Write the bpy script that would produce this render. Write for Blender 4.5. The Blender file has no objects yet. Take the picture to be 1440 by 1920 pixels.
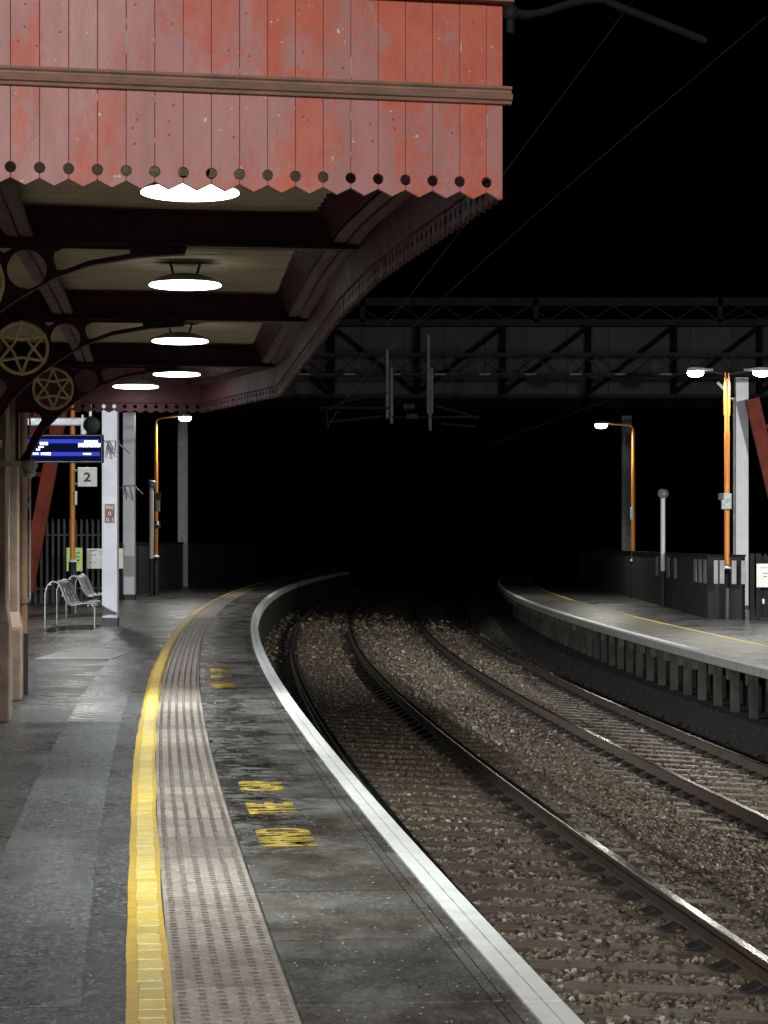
import bpy, bmesh, math, random
import numpy as np
from mathutils import Matrix, Vector
random.seed(7); rng = np.random.default_rng(7)
S = bpy.context.scene
COL = S.collection
F = 4271.0; HZ = 1015.0; EYE = 1.54
def at(u, v, Y):            # photograph measurement -> metres at distance Y
    return Vector(((u-720)/F*Y, Y, EYE+(HZ-v)/F*Y))

# ------------------------------------------------------------------ materials
def nodes(name):
    m = bpy.data.materials.new(name); m.use_nodes = True
    nt = m.node_tree; nt.nodes.clear()
    return m, nt
class NT:
    def __init__(s, name):
        s.m, s.t = nodes(name)
        s.out = s.n('ShaderNodeOutputMaterial'); s.b = s.n('ShaderNodeBsdfPrincipled')
        s.t.links.new(s.b.outputs[0], s.out.inputs[0])
    def n(s, typ, **kw):
        x = s.t.nodes.new(typ)
        for k, v in kw.items(): setattr(x, k, v)
        return x
    def l(s, a, b): s.t.links.new(a, b)
    def coord(s, which='Object', scale=(1,1,1)):
        c = s.n('ShaderNodeTexCoord'); mp = s.n('ShaderNodeMapping')
        mp.inputs['Scale'].default_value = scale
        s.l(c.outputs[which], mp.inputs[0]); return mp.outputs[0]
    def noise(s, vec, scale, detail=5, rough=.6, dist=0):
        n = s.n('ShaderNodeTexNoise'); n.inputs['Scale'].default_value = scale
        n.inputs['Detail'].default_value = detail; n.inputs['Roughness'].default_value = rough
        n.inputs['Distortion'].default_value = dist
        s.l(vec, n.inputs['Vector']); return n.outputs['Fac']
    def ramp(s, fac, stops):
        r = s.n('ShaderNodeValToRGB'); e = r.color_ramp.elements
        while len(e) < len(stops): e.new(.5)
        for k, (p, c) in enumerate(stops):
            e[k].position = p
            e[k].color = (c, c, c, 1) if isinstance(c, (int, float)) else (*c, 1)
        s.l(fac, r.inputs[0]); return r.outputs[0]
    def mix(s, fac, a, b, mode='MIX'):
        x = s.n('ShaderNodeMix', data_type='RGBA', blend_type=mode)
        for sock, val in ((x.inputs[0], fac), (x.inputs[6], a), (x.inputs[7], b)):
            if isinstance(val, (int, float)): sock.default_value = val
            elif isinstance(val, tuple): sock.default_value = (*val, 1)
            else: s.l(val, sock)
        return x.outputs[2]
    def math(s, op, a, b=None):
        x = s.n('ShaderNodeMath', operation=op)
        for sock, val in ((x.inputs[0], a), (x.inputs[1], b)):
            if val is None: continue
            if isinstance(val, (int, float)): sock.default_value = val
            else: s.l(val, sock)
        return x.outputs[0]
    def specks(s, scale, thr, stretch=(1, .4, 1)):
        v = s.n('ShaderNodeTexVoronoi'); v.inputs['Scale'].default_value = scale
        s.l(s.coord('Object', stretch), v.inputs['Vector'])
        w = s.n('ShaderNodeTexWhiteNoise'); s.l(v.outputs['Color'], w.inputs['Vector'])
        return s.math('MULTIPLY', s.math('LESS_THAN', v.outputs['Distance'], .26), s.math('LESS_THAN', w.outputs['Value'], thr))
    def grain(s, scale, lo, hi, stretch=(1, .6, 1)):
        v = s.n('ShaderNodeTexVoronoi'); v.inputs['Scale'].default_value = scale
        s.l(s.coord('Object', stretch), v.inputs['Vector'])
        w = s.n('ShaderNodeTexWhiteNoise'); s.l(v.outputs['Color'], w.inputs['Vector'])
        return s.ramp(w.outputs['Value'], [(0, lo), (.8, 1.0), (1, hi)])
    def bump(s, h, strength=.3, dist=.01):
        b = s.n('ShaderNodeBump'); b.inputs['Strength'].default_value = strength
        b.inputs['Distance'].default_value = dist
        s.l(h, b.inputs['Height']); s.l(b.outputs[0], s.b.inputs['Normal'])
    def set(s, color=None, rough=None, metal=None, spec=None):
        for k, v in (('Base Color', color), ('Roughness', rough), ('Metallic', metal), ('Specular IOR Level', spec)):
            if v is None: continue
            if isinstance(v, (int, float)): s.b.inputs[k].default_value = v
            elif isinstance(v, tuple): s.b.inputs[k].default_value = (*v, 1)
            else: s.l(v, s.b.inputs[k])
        return s.m
def simple(name, c1, c2=None, scale=6, rough=(.45, .7), metal=0, bump=.15, bscale=40, stretch=(1,1,1), spec=.5, lo=.35, hi=.65, island=0):
    k = NT(name); v = k.coord('Object', stretch)
    f = k.noise(v, scale, 6, .65)
    c = k.ramp(f, [(lo, c1), (hi, c2 or tuple(x*.7 for x in c1))])
    if island:
        g = k.n('ShaderNodeNewGeometry')
        c = k.mix(1, c, k.ramp(g.outputs['Random Per Island'], [(0, 1-island), (1, 1.0)]), 'MULTIPLY')
    r = k.ramp(k.noise(v, scale*2.3, 4), [(.3, rough[0]), (.7, rough[1])])
    if bump: k.bump(k.noise(v, bscale, 5, .7), bump, .01)
    return k.set(c, r, metal, spec)
def emit(name, col, strength):
    m, t = nodes(name); e = t.nodes.new('ShaderNodeEmission'); o = t.nodes.new('ShaderNodeOutputMaterial')
    e.inputs[0].default_value = (*col, 1); e.inputs[1].default_value = strength
    t.links.new(e.outputs[0], o.inputs[0]); return m

def mat_valance():
    k = NT('peeling_red_paint'); v = k.coord('Object'); vs = k.coord('Object', (1, 1, .35))
    g = k.n('ShaderNodeNewGeometry'); isl = g.outputs['Random Per Island']
    pink = k.ramp(k.noise(vs, 5, 5), [(.3, (.27, .102, .09)), (.55, (.325, .13, .122)), (.75, (.27, .13, .108))])
    red = k.ramp(k.noise(v, 9, 6, .7), [(.3, (.35, .058, .028)), (.7, (.42, .092, .048))])
    # faded patches: large blobs + per board + ragged fine edge
    a = k.noise(v, 1.5, 2, .5); b = k.noise(v, 22, 8, .75); c = k.noise(vs, 6, 4, .6)
    vo = k.n('ShaderNodeTexVoronoi', distance='CHEBYCHEV'); vo.inputs['Scale'].default_value = 3.2; vo.inputs['Randomness'].default_value = .9
    k.l(k.coord('Object', (2.2, 2.2, 1)), vo.inputs['Vector']); wn_ = k.n('ShaderNodeTexWhiteNoise'); k.l(vo.outputs['Color'], wn_.inputs['Vector'])
    a = k.math('ADD', k.math('MULTIPLY', a, .72), k.math('MULTIPLY', wn_.outputs['Value'], .20))
    s = k.math('ADD', k.math('MULTIPLY', a, 1.15), k.math('MULTIPLY', b, .6))
    s = k.math('ADD', s, k.math('MULTIPLY', c, .5)); s = k.math('ADD', s, k.math('MULTIPLY', k.math('SUBTRACT', isl, 1.1), .16))
    sep = k.n('ShaderNodeSeparateXYZ'); k.l(v, sep.inputs[0])
    s = k.math('ADD', s, k.math('MULTIPLY', sep.outputs[0], .085))
    f = k.ramp(k.math('MULTIPLY', s, .5), [(.522, 0), (.552, .55), (.60, 1)])
    col = k.mix(f, pink, red)
    grime = k.ramp(k.noise(k.coord('Object', (1, 1, .12)), 16, 5, .7), [(.54, 0), (.72, .5)])
    col = k.mix(grime, col, (.20, .13, .10))
    spots = k.ramp(k.noise(v, 38, 2, .4), [(.735, 0), (.76, 1)])
    col = k.mix(spots, col, (.46, .38, .30))
    scrape = k.ramp(k.noise(k.coord('Object', (1, 1, .2)), 30, 3, .5), [(.73, 0), (.76, .8)])
    col = k.mix(scrape, col, (.5, .36, .34))
    k.bump(k.math('ADD', k.noise(v, 60, 5, .7), k.math('MULTIPLY', f, .5)), .25, .004)
    return k.set(col, k.ramp(c, [(.3, .42), (.7, .62)]), 0, .45)
def mat_asphalt(name, c1, c2, wet=.5, scale=1.1, bs=.9, sp=.14, gr=(.35, 2.6)):
    k = NT(name); v = k.coord('Object')
    big = k.noise(v, scale, 5, .6); fine = k.noise(k.coord('Object', (1, .45, 1)), 55, 6, .9); mid = k.noise(v, 9, 5, .65)
    col = k.ramp(big, [(.35, c1), (.65, c2)])
    col = k.mix(k.ramp(fine, [(.48, 0), (.62, .7)]), col, tuple(min(1, x*2.6) for x in c2))
    col = k.mix(k.ramp(mid, [(.55, 0), (.75, .5)]), col, tuple(x*.5 for x in c1))
    col = k.mix(1, col, k.grain(75, *gr), 'MULTIPLY')
    col = k.mix(k.math('MULTIPLY', k.specks(70, sp*.8), .6), col, (.42, .42, .42))
    r = k.ramp(k.math('ADD', k.math('MULTIPLY', big, .6), k.math('MULTIPLY', mid, .4)), [(.4, .6-wet*.40), (.6, .78-wet*.36)])
    k.bump(k.math('ADD', fine, k.math('MULTIPLY', mid, .6)), bs, .006)
    return k.set(col, r, 0, .5)
def mat_slab():
    k = NT('wet_coping_slab'); v = k.coord('Object'); g = k.n('ShaderNodeNewGeometry')
    sep = k.n('ShaderNodeSeparateXYZ'); k.l(v, sep.inputs[0])
    big = k.noise(v, 1.6, 4, .6); mid = k.noise(k.coord('Object', (1, 1.3, 1)), 6, 6, .7, .6); fine = k.noise(v, 150, 3, .8)
    base = k.ramp(big, [(.35, (.105, .086, .068)), (.5, (.155, .143, .126)), (.68, (.20, .195, .186))])
    base = k.mix(.8, base, k.ramp(g.outputs['Random Per Island'], [(0, .58), (1, 1.12)]), 'MULTIPLY')
    base = k.mix(k.ramp(k.noise(v, 2.3, 5, .7), [(.56, 0), (.72, .7)]), base, (.10, .065, .04))
    # wet, blotched stretch of slabs further up the platform
    yy = k.math('ADD', sep.outputs[1], k.math('MULTIPLY', big, 6))
    zone = k.ramp(k.math('MULTIPLY', yy, .02), [(.26, 0), (.32, 1), (.54, 1), (.64, 0)])
    ye = k.math('SUBTRACT', sep.outputs[1], 75.0)
    tt = k.math('SUBTRACT', k.math('ADD', sep.outputs[0], 3.25), k.math('DIVIDE', k.math('MULTIPLY', ye, ye), 1180.0))
    tt = k.math('ADD', k.math('ADD', tt, .75), k.math('MULTIPLY', k.math('SUBTRACT', big, .5), .8))
    zone = k.math('MULTIPLY', zone, k.ramp(tt, [(.12, 1), (.5, .12)]))
    blot = k.math('MULTIPLY', zone, k.ramp(mid, [(.44, 0), (.54, 1)]))
    col = k.mix(blot, base, (.018, .017, .016))
    col = k.mix(k.ramp(fine, [(.62, 0), (.75, .5)]), col, (.4, .4, .39))
    col = k.mix(1, col, k.grain(85, .72, 1.5), 'MULTIPLY')
    col = k.mix(k.math('MULTIPLY', k.specks(60, .05), .8), col, (.6, .6, .58))
    col = k.mix(k.specks(40, .012), col, (.03, .03, .03))
    dry = k.ramp(k.noise(k.coord('Object', (1, .7, 1)), 2.0, 5, .65, .4), [(.36, .16), (.5, .30), (.64, .5)])
    r = k.mix(blot, dry, (.16, .16, .16))
    h = k.math('ADD', k.math('MULTIPLY', fine, .25), k.math('MULTIPLY', k.math('MULTIPLY', k.noise(k.coord('Object', (1, 1.0, 1)), 17, 5, .7, .5), zone), 1.3))
    k.bump(k.math('ADD', h, k.math('MULTIPLY', k.noise(v, 6, 4), .7)), .35, .008)
    return k.set(col, r, 0, .5)
def mat_tile(name, dark):
    k = NT(name); v = k.coord('Object'); g = k.n('ShaderNodeNewGeometry')
    c = k.ramp(k.noise(v, 7, 6, .7), [(.3, (.262*dark, .22*dark, .192*dark)), (.7, (.38*dark, .342*dark, .308*dark))])
    if dark == 1:
        c = k.mix(.85, c, k.ramp(g.outputs['Random Per Island'], [(0, (.6, .52, .48)), (.4, (.9, .85, .81)), (1, (1.08, 1.05, 1.0))]), 'MULTIPLY')
    c = k.mix(k.ramp(k.noise(v, 2.2, 5, .7), [(.55, 0), (.75, .6)]), c, (.20, .12, .09))
    fine = k.noise(v, 160, 3, .8)
    c = k.mix(k.ramp(fine, [(.62, 0), (.76, .4)]), c, (.6, .58, .55))
    c = k.mix(1, c, k.grain(80, .68, 1.35), 'MULTIPLY')
    k.bump(k.math('ADD', fine, k.noise(v, 25, 5, .7)), .3, .004)
    return k.set(c, k.ramp(k.noise(v, 4, 5, .6), [(.35, .34), (.65, .58)]), 0, .4)
def mat_yellow(name, worn):
    k = NT(name); v = k.coord('Object'); g = k.n('ShaderNodeNewGeometry')
    c = k.ramp(k.noise(v, 10, 6, .7), [(.3, (.55, .36, .035)), (.5, (.60, .45, .11)), (.7, (.62, .53, .25))])
    c = k.mix(.9, c, k.ramp(g.outputs['Random Per Island'], [(0, .78), (1, 1.05)]), 'MULTIPLY')
    c = k.mix(k.ramp(k.noise(v, 45, 6, .8), [(.56-worn, 0), (.68-worn, .9)]), c, (.12, .10, .06))
    k.bump(k.noise(v, 60, 5, .7), .4, .004)
    return k.set(c, .45, 0, .5)
M = {}
M['valance'] = mat_valance()
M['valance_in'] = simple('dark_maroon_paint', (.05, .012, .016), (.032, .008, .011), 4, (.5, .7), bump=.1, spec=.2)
M['sideboard'] = simple('maroon_side_boards', (.085, .027, .033), (.06, .019, .024), 4, (.5, .7), bump=.1, spec=.25)
M['gutter'] = simple('mauve_painted_board', (.095, .034, .042), (.06, .022, .028), 5, (.5, .7), bump=.1, spec=.2)
M['maroon'] = simple('maroon_ironwork_paint', (.036, .007, .010), (.022, .005, .007), 6, (.45, .6), bump=.1, spec=.15)
M['gold'] = simple('old_gold_paint', (.68, .55, .29), (.5, .39, .18), 14, (.35, .5), bump=.15)
M['mould'] = simple('weathered_moulding', (.24, .115, .085), (.13, .09, .055), 7, (.5, .7), bump=.3, stretch=(1, 1, 3))
M['ceiling'] = simple('cream_corrugated_sheet', (.33, .265, .175), (.24, .19, .125), 3, (.45, .6), bump=.12)
M['roof'] = simple('dark_roof_felt', (.03, .03, .03), (.02, .02, .02), 4)
M['asphalt'] = mat_asphalt('wet_asphalt', (.024, .024, .025), (.05, .05, .051), .95, 1.1, .28)
M['patch'] = mat_asphalt('smooth_asphalt_patch', (.055, .056, .058), (.092, .094, .097), 1.1, .7, .14, .05, (.6, 1.5))
M['platbase'] = simple('dark_jointing', (.025, .023, .02), (.015, .015, .014), 8, (.6, .9))
M['slab'] = mat_slab(); M['tile'] = mat_tile('buff_tactile_tile', 1); M['blister'] = mat_tile('worn_blister', .5)
M['yellow'] = mat_yellow('yellow_line_paint', 0); M['yellow_worn'] = mat_yellow('flaking_yellow_paint', .06)
M['amber'] = simple('amber_overspill_paint', (.52, .33, .025), (.40, .25, .03), 12, (.4, .6), bump=.4, bscale=60)
M['letter'] = simple('worn_yellow_lettering', (.50, .34, .035), (.07, .05, .02), 26, (.4, .6), bump=.3, lo=.545, hi=.63, stretch=(1, .6, 1))
M['white'] = simple('white_edge_paint', (.82, .82, .81), (.68, .68, .67), 5, (.4, .6), bump=.2, bscale=70, lo=.4, hi=.72)
M['brickwall'] = simple('platform_wall_concrete', (.05, .046, .04), (.03, .028, .024), 3, (.7, .9), bump=.4, bscale=20)
M['pier'] = simple('pale_concrete_pier', (.125, .112, .09), (.055, .05, .04), 3, (.7, .9), bump=.4, bscale=25, island=.45)
M['olive'] = simple('mossy_coping_slab', (.20, .188, .145), (.12, .112, .085), 1.3, (.25, .5), bump=.2, island=.35)
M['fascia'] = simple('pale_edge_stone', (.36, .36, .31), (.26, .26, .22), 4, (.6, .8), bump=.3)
M['railtop'] = simple('polished_rail_head', (.55, .52, .48), (.4, .37, .33), 2, (.17, .23), metal=1, bump=0, stretch=(3, .2, 3))
M['railside'] = simple('rusty_rail_web', (.12, .09, .065), (.08, .06, .045), 7, (.5, .7), bump=.3)
M['sleeper'] = simple('wet_timber_sleeper', (.125, .096, .07), (.07, .054, .041), 5, (.24, .42), bump=.35, bscale=30, stretch=(.4, 3, 1))
M['chair'] = simple('black_rail_chair', (.02, .018, .016), (.012, .011, .01), 9, (.5, .7))
def mat_ballast():
    k = NT('ballast_stones'); v = k.coord('Object'); g = k.n('ShaderNodeNewGeometry')
    c = k.ramp(g.outputs['Random Per Island'], [(0, (.055, .044, .031)), (.4, (.125, .102, .072)), (.75, (.18, .155, .115)), (.94, (.25, .23, .195)), (1, (.5, .49, .46))])
    c = k.mix(.7, c, k.ramp(k.noise(v, 1.1, 4, .6), [(.3, (.85, .72, .58)), (.7, (1.1, 1.08, 1.0))]), 'MULTIPLY')
    c = k.mix(k.ramp(k.noise(v, 1.7, 5, .7), [(.6, 0), (.72, .35)]), c, (.05, .07, .03))
    k.bump(k.noise(v, 70, 4, .7), .4, .006)
    return k.set(c, k.ramp(k.noise(v, 20, 3), [(.3, .35), (.7, .7)]), 0, .5)
M['ballast'] = mat_ballast()
M['bed'] = simple('ballast_bed', (.11, .092, .066), (.045, .037, .026), 14, (.6, .9), bump=1.0, bscale=17)
M['dark_stones'] = simple('dark_cess_stones', (.05, .043, .034), (.028, .025, .02), 6, (.7, .95), bump=.3, island=.5)  # bank stones and soil are coloured darker than the ballast
M['bank'] = simple('dark_cess_soil', (.045, .04, .032), (.022, .02, .016), 9, (.8, 1), bump=1.0, bscale=14)
M['soil'] = simple('dark_soil', (.03, .028, .022), (.02, .02, .015), 1, (.8, 1))
M['stone'] = simple('sandstone_pier', (.30, .22, .165), (.165, .118, .09), 5, (.6, .8), bump=.3)
M['pipe'] = simple('brown_cast_pipe', (.26, .15, .09), (.15, .09, .06), 6, (.4, .55))
M['black'] = simple('black_paint', (.014, .014, .016), (.008, .008, .009), 5, (.4, .6))
def mat_brick():
    k = NT('red_brick'); b = k.n('ShaderNodeTexBrick')
    co = k.n('ShaderNodeTexCoord'); sp = k.n('ShaderNodeSeparateXYZ'); cb = k.n('ShaderNodeCombineXYZ')
    k.l(co.outputs['Object'], sp.inputs[0]); k.l(k.math('ADD', sp.outputs[0], sp.outputs[1]), cb.inputs[0]); k.l(sp.outputs[2], cb.inputs[1])
    k.l(cb.outputs[0], b.inputs['Vector'])
    b.inputs['Color1'].default_value = (.16, .082, .058, 1); b.inputs['Color2'].default_value = (.21, .115, .08, 1)
    b.inputs['Mortar'].default_value = (.24, .21, .17, 1); b.inputs['Scale'].default_value = 1
    b.inputs['Brick Width'].default_value = .23; b.inputs['Row Height'].default_value = .077; b.inputs['Mortar Size'].default_value = .006
    k.bump(k.math('ADD', b.outputs['Fac'], k.noise(co.outputs['Object'], 40, 4)), .4, .006)
    return k.set(b.outputs['Color'], .7)
M['brick'] = mat_brick()
M['orange'] = simple('orange_lamp_post_paint', (.62, .22, .025), (.52, .17, .018), 6, (.35, .5), bump=.05)
M['cream'] = simple('off_white_column_paint', (.66, .67, .70), (.55, .56, .58), 2.5, (.4, .55), bump=.08, lo=.4, hi=.75)
M['whitepaint'] = simple('white_post_paint', (.78, .78, .76), (.66, .66, .64), 4, (.4, .6), bump=.05)
M['grey'] = simple('galvanised_grey', (.27, .28, .28), (.17, .18, .18), 6, (.4, .6), metal=.3, bump=.1)
M['darkgrey'] = simple('dark_grey_steel', (.017, .0175, .017), (.011, .0115, .011), 4, (.6, .8), spec=.12)
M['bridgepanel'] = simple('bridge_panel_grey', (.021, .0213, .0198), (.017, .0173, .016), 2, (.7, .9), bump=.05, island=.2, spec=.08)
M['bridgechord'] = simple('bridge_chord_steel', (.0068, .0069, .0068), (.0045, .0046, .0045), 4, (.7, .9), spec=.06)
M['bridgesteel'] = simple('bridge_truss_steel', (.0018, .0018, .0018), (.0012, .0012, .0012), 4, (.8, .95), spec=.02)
M['redsteel'] = simple('red_trestle_paint', (.20, .035, .02), (.12, .024, .014), 3, (.55, .7), bump=.08, spec=.12)
M['steel'] = simple('brushed_stainless_steel', (.36, .37, .365), (.27, .28, .275), 9, (.3, .45), metal=.7, bump=.03)
M['sheet'] = simple('satin_perforated_steel', (.5, .51, .5), (.4, .41, .4), 30, (.35, .45), metal=.45, bump=.1, bscale=90)
M['fence'] = simple('dark_fence_panel', (.035, .036, .036), (.022, .022, .023), 4, (.5, .75))
M['slat'] = simple('pale_fence_slat', (.30, .31, .30), (.22, .22, .215), 5, (.55, .75))
M['palisade'] = simple('grey_palisade_pale', (.075, .078, .076), (.045, .046, .045), 6, (.5, .7), metal=.2)
M['signwhite'] = simple('white_sign_face', (.72, .72, .66), (.64, .64, .58), 3, (.35, .5), bump=0)
M['signgreen'] = simple('lime_poster', (.42, .62, .13), (.36, .55, .11), 4, (.4, .5), bump=0)
M['signtext'] = simple('dark_grey_lettering', (.07, .07, .08), (.06, .06, .07), 4, (.5, .6), bump=0)
M['signbrown'] = simple('brown_red_number_plate', (.20, .045, .04), (.15, .035, .03), 4, (.4, .6), bump=0)
M['wire'] = simple('overhead_wire', (.006, .006, .006), (.004, .004, .004), 3, (.4, .6), metal=.4, bump=0)
M['gantrygrey'] = simple('dull_grey_tube', (.05, .052, .05), (.03, .031, .03), 6, (.6, .7), spec=.2)
M['ins'] = simple('porcelain_insulator', (.34, .36, .36), (.28, .29, .29), 8, (.2, .35), bump=0)
M['glow'] = emit('led_disc_glow', (.93, 1.0, .97), 9)
M['headglow'] = emit('street_lantern_glow', (1.0, .98, .86), 85)
M['scr_bg'] = emit('screen_dark_blue', (.004, .006, .03), 1.0)
M['scr_bar'] = emit('screen_blue_bar', (.045, .065, .62), 1.0)
M['scr_txt'] = emit('screen_white_text', (.85, .93, 1.0), 3.5)

# ------------------------------------------------------------------ mesh tools
class MB:
    def __init__(s): s.v = []; s.f = []; s.mi = []; s.sm = []
    def add(s, vs, fs, mi=0, sm=False):
        o = len(s.v); s.v += [tuple(x) for x in vs]
        for f in fs: s.f.append(tuple(i+o for i in f)); s.mi.append(mi); s.sm.append(sm)
        return s
    def box(s, c, size, rz=0, mi=0, M4=None):
        x, y, z = (k/2 for k in size); R = Matrix.Rotation(rz, 4, 'Z') if M4 is None else M4
        vs = [Vector(c)+R@Vector((a*x, b*y, d*z)) for a in (-1, 1) for b in (-1, 1) for d in (-1, 1)]
        return s.add(vs, [(0,1,3,2),(4,6,7,5),(0,4,5,1),(2,3,7,6),(0,2,6,4),(1,5,7,3)], mi)
    def bar(s, a, b, w, h=None, mi=0, up=(0,0,1)):
        a = Vector(a); b = Vector(b); d = (b-a); L = d.length; d.normalize(); h = h or w
        up = Vector(up)
        if abs(d.dot(up)) > .98: up = Vector((0, 1, 0))
        sx = d.cross(up).normalized(); sz = sx.cross(d)
        R = Matrix((sx, d, sz)).transposed().to_4x4()
        return s.box((a+b)/2, (w, L, h), 0, mi, R)
    def tube(s, pts, r, n=10, mi=0, cap=True):
        pts = [Vector(p) for p in pts]; rs = r if isinstance(r, (list, tuple)) else [r]*len(pts)
        vs = []; fs = []; ref = None
        for i, p in enumerate(pts):
            d = (pts[min(i+1, len(pts)-1)]-pts[max(i-1, 0)]).normalized()
            if ref is None: ref = Vector((1, 0, 0)) if abs(d.x) < .9 else Vector((0, 1, 0))
            a = d.cross(ref).normalized(); b = d.cross(a); ref = -b if False else a.cross(d)
            for k in range(n):
                t = 2*math.pi*k/n; vs.append(p+rs[i]*(a*math.cos(t)+b*math.sin(t)))
        for i in range(len(pts)-1):
            for k in range(n):
                k2 = (k+1) % n; fs.append((i*n+k, i*n+k2, (i+1)*n+k2, (i+1)*n+k))
        s.add(vs, fs, mi, True)
        if cap:
            o = len(s.v)-len(vs)
            s.f.append(tuple(o+k for k in range(n))[::-1]); s.mi.append(mi); s.sm.append(False)
            o += (len(pts)-1)*n
            s.f.append(tuple(o+k for k in range(n))); s.mi.append(mi); s.sm.append(False)
        return s
    def lathe(s, prof, c=(0,0,0), n=24, mi=0, ax=None):
        # prof: (r, h) along +Z, or along the axis given by matrix ax
        R = ax or Matrix.Identity(4); vs = []; fs = []
        for r, h in prof:
            for k in range(n):
                t = 2*math.pi*k/n; vs.append(Vector(c)+R@Vector((r*math.cos(t), r*math.sin(t), h)))
        for i in range(len(prof)-1):
            for k in range(n):
                k2 = (k+1) % n; fs.append((i*n+k, i*n+k2, (i+1)*n+k2, (i+1)*n+k))
        fs.append(tuple(range(n))[::-1]); fs.append(tuple((len(prof)-1)*n+k for k in range(n)))
        return s.add(vs, fs, mi, True)
    def prism(s, poly, o, ex, ey, ez, th, mi=0):
        # poly (a,b) in plane o + a*ex + b*ey, extruded th along ez
        o, ex, ey, ez = map(Vector, (o, ex, ey, ez)); n = len(poly)
        vs = [o+ex*a+ey*b for a, b in poly]; vs += [v+ez*th for v in vs]
        fs = [tuple(range(n))[::-1], tuple(range(n, 2*n))]+[(i, (i+1) % n, n+(i+1) % n, n+i) for i in range(n)]
        return s.add(vs, fs, mi)
    def build(s, name, mats, parent=None, smooth=None, bevel=0):
        me = bpy.data.meshes.new(name); me.from_pydata(s.v, [], s.f)
        mats = mats if isinstance(mats, (list, tuple)) else [mats]
        for m in mats: me.materials.append(m)
        me.polygons.foreach_set('material_index', s.mi)
        me.polygons.foreach_set('use_smooth', s.sm)
        bm = bmesh.new(); bm.from_mesh(me); bmesh.ops.recalc_face_normals(bm, faces=bm.faces); bm.to_mesh(me); bm.free()
        o = bpy.data.objects.new(name, me); COL.objects.link(o); o.parent = parent
        if bevel:
            b = o.modifiers.new('bevel', 'BEVEL'); b.width = bevel; b.segments = 2; b.limit_method = 'ANGLE'
        if any(s.sm):
            try: me.set_sharp_from_angle(angle=math.radians(50))
            except Exception: pass
        return o
def tag(o, label=None, cat=None, group=None, kind=None):
    if label: o['label'] = label
    if cat: o['category'] = cat
    if group: o['group'] = group
    if kind: o['kind'] = kind
    return o
def thing(name, label, cat, loc=(0,0,0), rz=0, group=None):
    o = bpy.data.objects.new(name, None); COL.objects.link(o); o.location = loc; o.rotation_euler = (0, 0, rz)
    o.empty_display_size = .2
    return tag(o, label, cat, group)
def text_mesh(txt):
    c = bpy.data.curves.new('lettering', 'FONT'); c.body = txt; c.align_x = 'CENTER'; c.align_y = 'CENTER'; c.offset = .03
    o = bpy.data.objects.new('lettering', c); COL.objects.link(o)
    dg = bpy.context.evaluated_depsgraph_get(); me = bpy.data.meshes.new_from_object(o.evaluated_get(dg))
    bpy.data.objects.remove(o); return me
def lettering(txt, parent, mat, size, frame, name='lettering', solid=.003):
    me = text_mesh(txt); n = len(me.vertices); co = np.empty(n*3); me.vertices.foreach_get('co', co); co = co.reshape(-1, 3)
    mn, mx = co.min(0), co.max(0); c = (mn+mx)/2; d = mx-mn
    co = (co-c); co[:, 0] *= size[0]/d[0]; co[:, 1] *= size[1]/d[1]
    me.vertices.foreach_set('co', co.ravel()); me.transform(frame); me.materials.clear(); me.materials.append(mat); me.name = name
    o = bpy.data.objects.new(name, me); COL.objects.link(o); o.parent = parent
    so = o.modifiers.new('solid', 'SOLIDIFY'); so.thickness = solid; so.offset = 0
    return o
def frame(o, ex, ey, ez=None):
    ex = Vector(ex).normalized(); ey = Vector(ey).normalized(); ez = Vector(ez).normalized() if ez else ex.cross(ey)
    m = Matrix((ex, ey, ez)).transposed().to_4x4(); m.translation = Vector(o); return m
def copy_tree(o, parent=None):
    c = o.copy(); COL.objects.link(c); c.parent = parent
    for ch in list(o.children): copy_tree(ch, c)
    return c
def light(name, loc, power, size=.4, col=(1, .98, .93), rot=(0,0,0), spread=180, typ='AREA'):
    l = bpy.data.lights.new(name, typ); l.energy = power; l.color = col
    if typ == 'AREA':
        l.shape = 'DISK'; l.size = size; l.spread = math.radians(spread)
    else: l.shadow_soft_size = size
    o = bpy.data.objects.new(name, l); COL.objects.link(o); o.location = loc; o.rotation_euler = rot
    return o

# ------------------------------------------------------------------ curves of the line
def curve1(y, t=0):           # edge of the near platform; t > 0 towards the tracks
    s = (y-75)/590; n = math.hypot(1, s)
    return (-3.25+(y-75)**2/1180+t/n, y-t*s/n)
def curve2(y, t=0):           # edge of the far platform; t > 0 away from the tracks
    s = (y-66)/583; n = math.hypot(1, s)
    return (4.0+(y-66)**2/1166+t/n, y-t*s/n)
def strip(mb, cv, y0, y1, t0, t1, z0, z1=None, step=1.0, mi=0, zb=None):
    """ribbon following a curve; with zb it becomes a closed block down to zb"""
    z1 = z0 if z1 is None else z1; n = max(1, int(math.ceil((y1-y0)/step))); vs = []; fs = []
    for i in range(n+1):
        y = y0+(y1-y0)*i/n; a = cv(y, t0); b = cv(y, t1)
        vs += [(*a, z0), (*b, z1)]
        if zb is not None: vs += [(*a, zb), (*b, zb)]
    k = 2 if zb is None else 4
    for i in range(n):
        p, q = i*k, (i+1)*k; fs.append((p, p+1, q+1, q))
        if zb is not None:
            fs += [(p+2, q+2, q+3, p+3), (p, q, q+2, p+2), (p+1, p+3, q+3, q+1)]
    if zb is not None: fs += [(0, 2, 3, 1), (n*k, n*k+1, n*k+3, n*k+2)]
    mb.add(vs, fs, mi)

# ------------------------------------------------------------------ ground, platforms
g = MB(); g.add([(-400, -200, -1.75), (400, -200, -1.75), (400, 600, -1.75), (-400, 600, -1.75)], [(0, 1, 2, 3)])
tag(g.build('ground', M['soil']), kind='structure')

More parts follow.
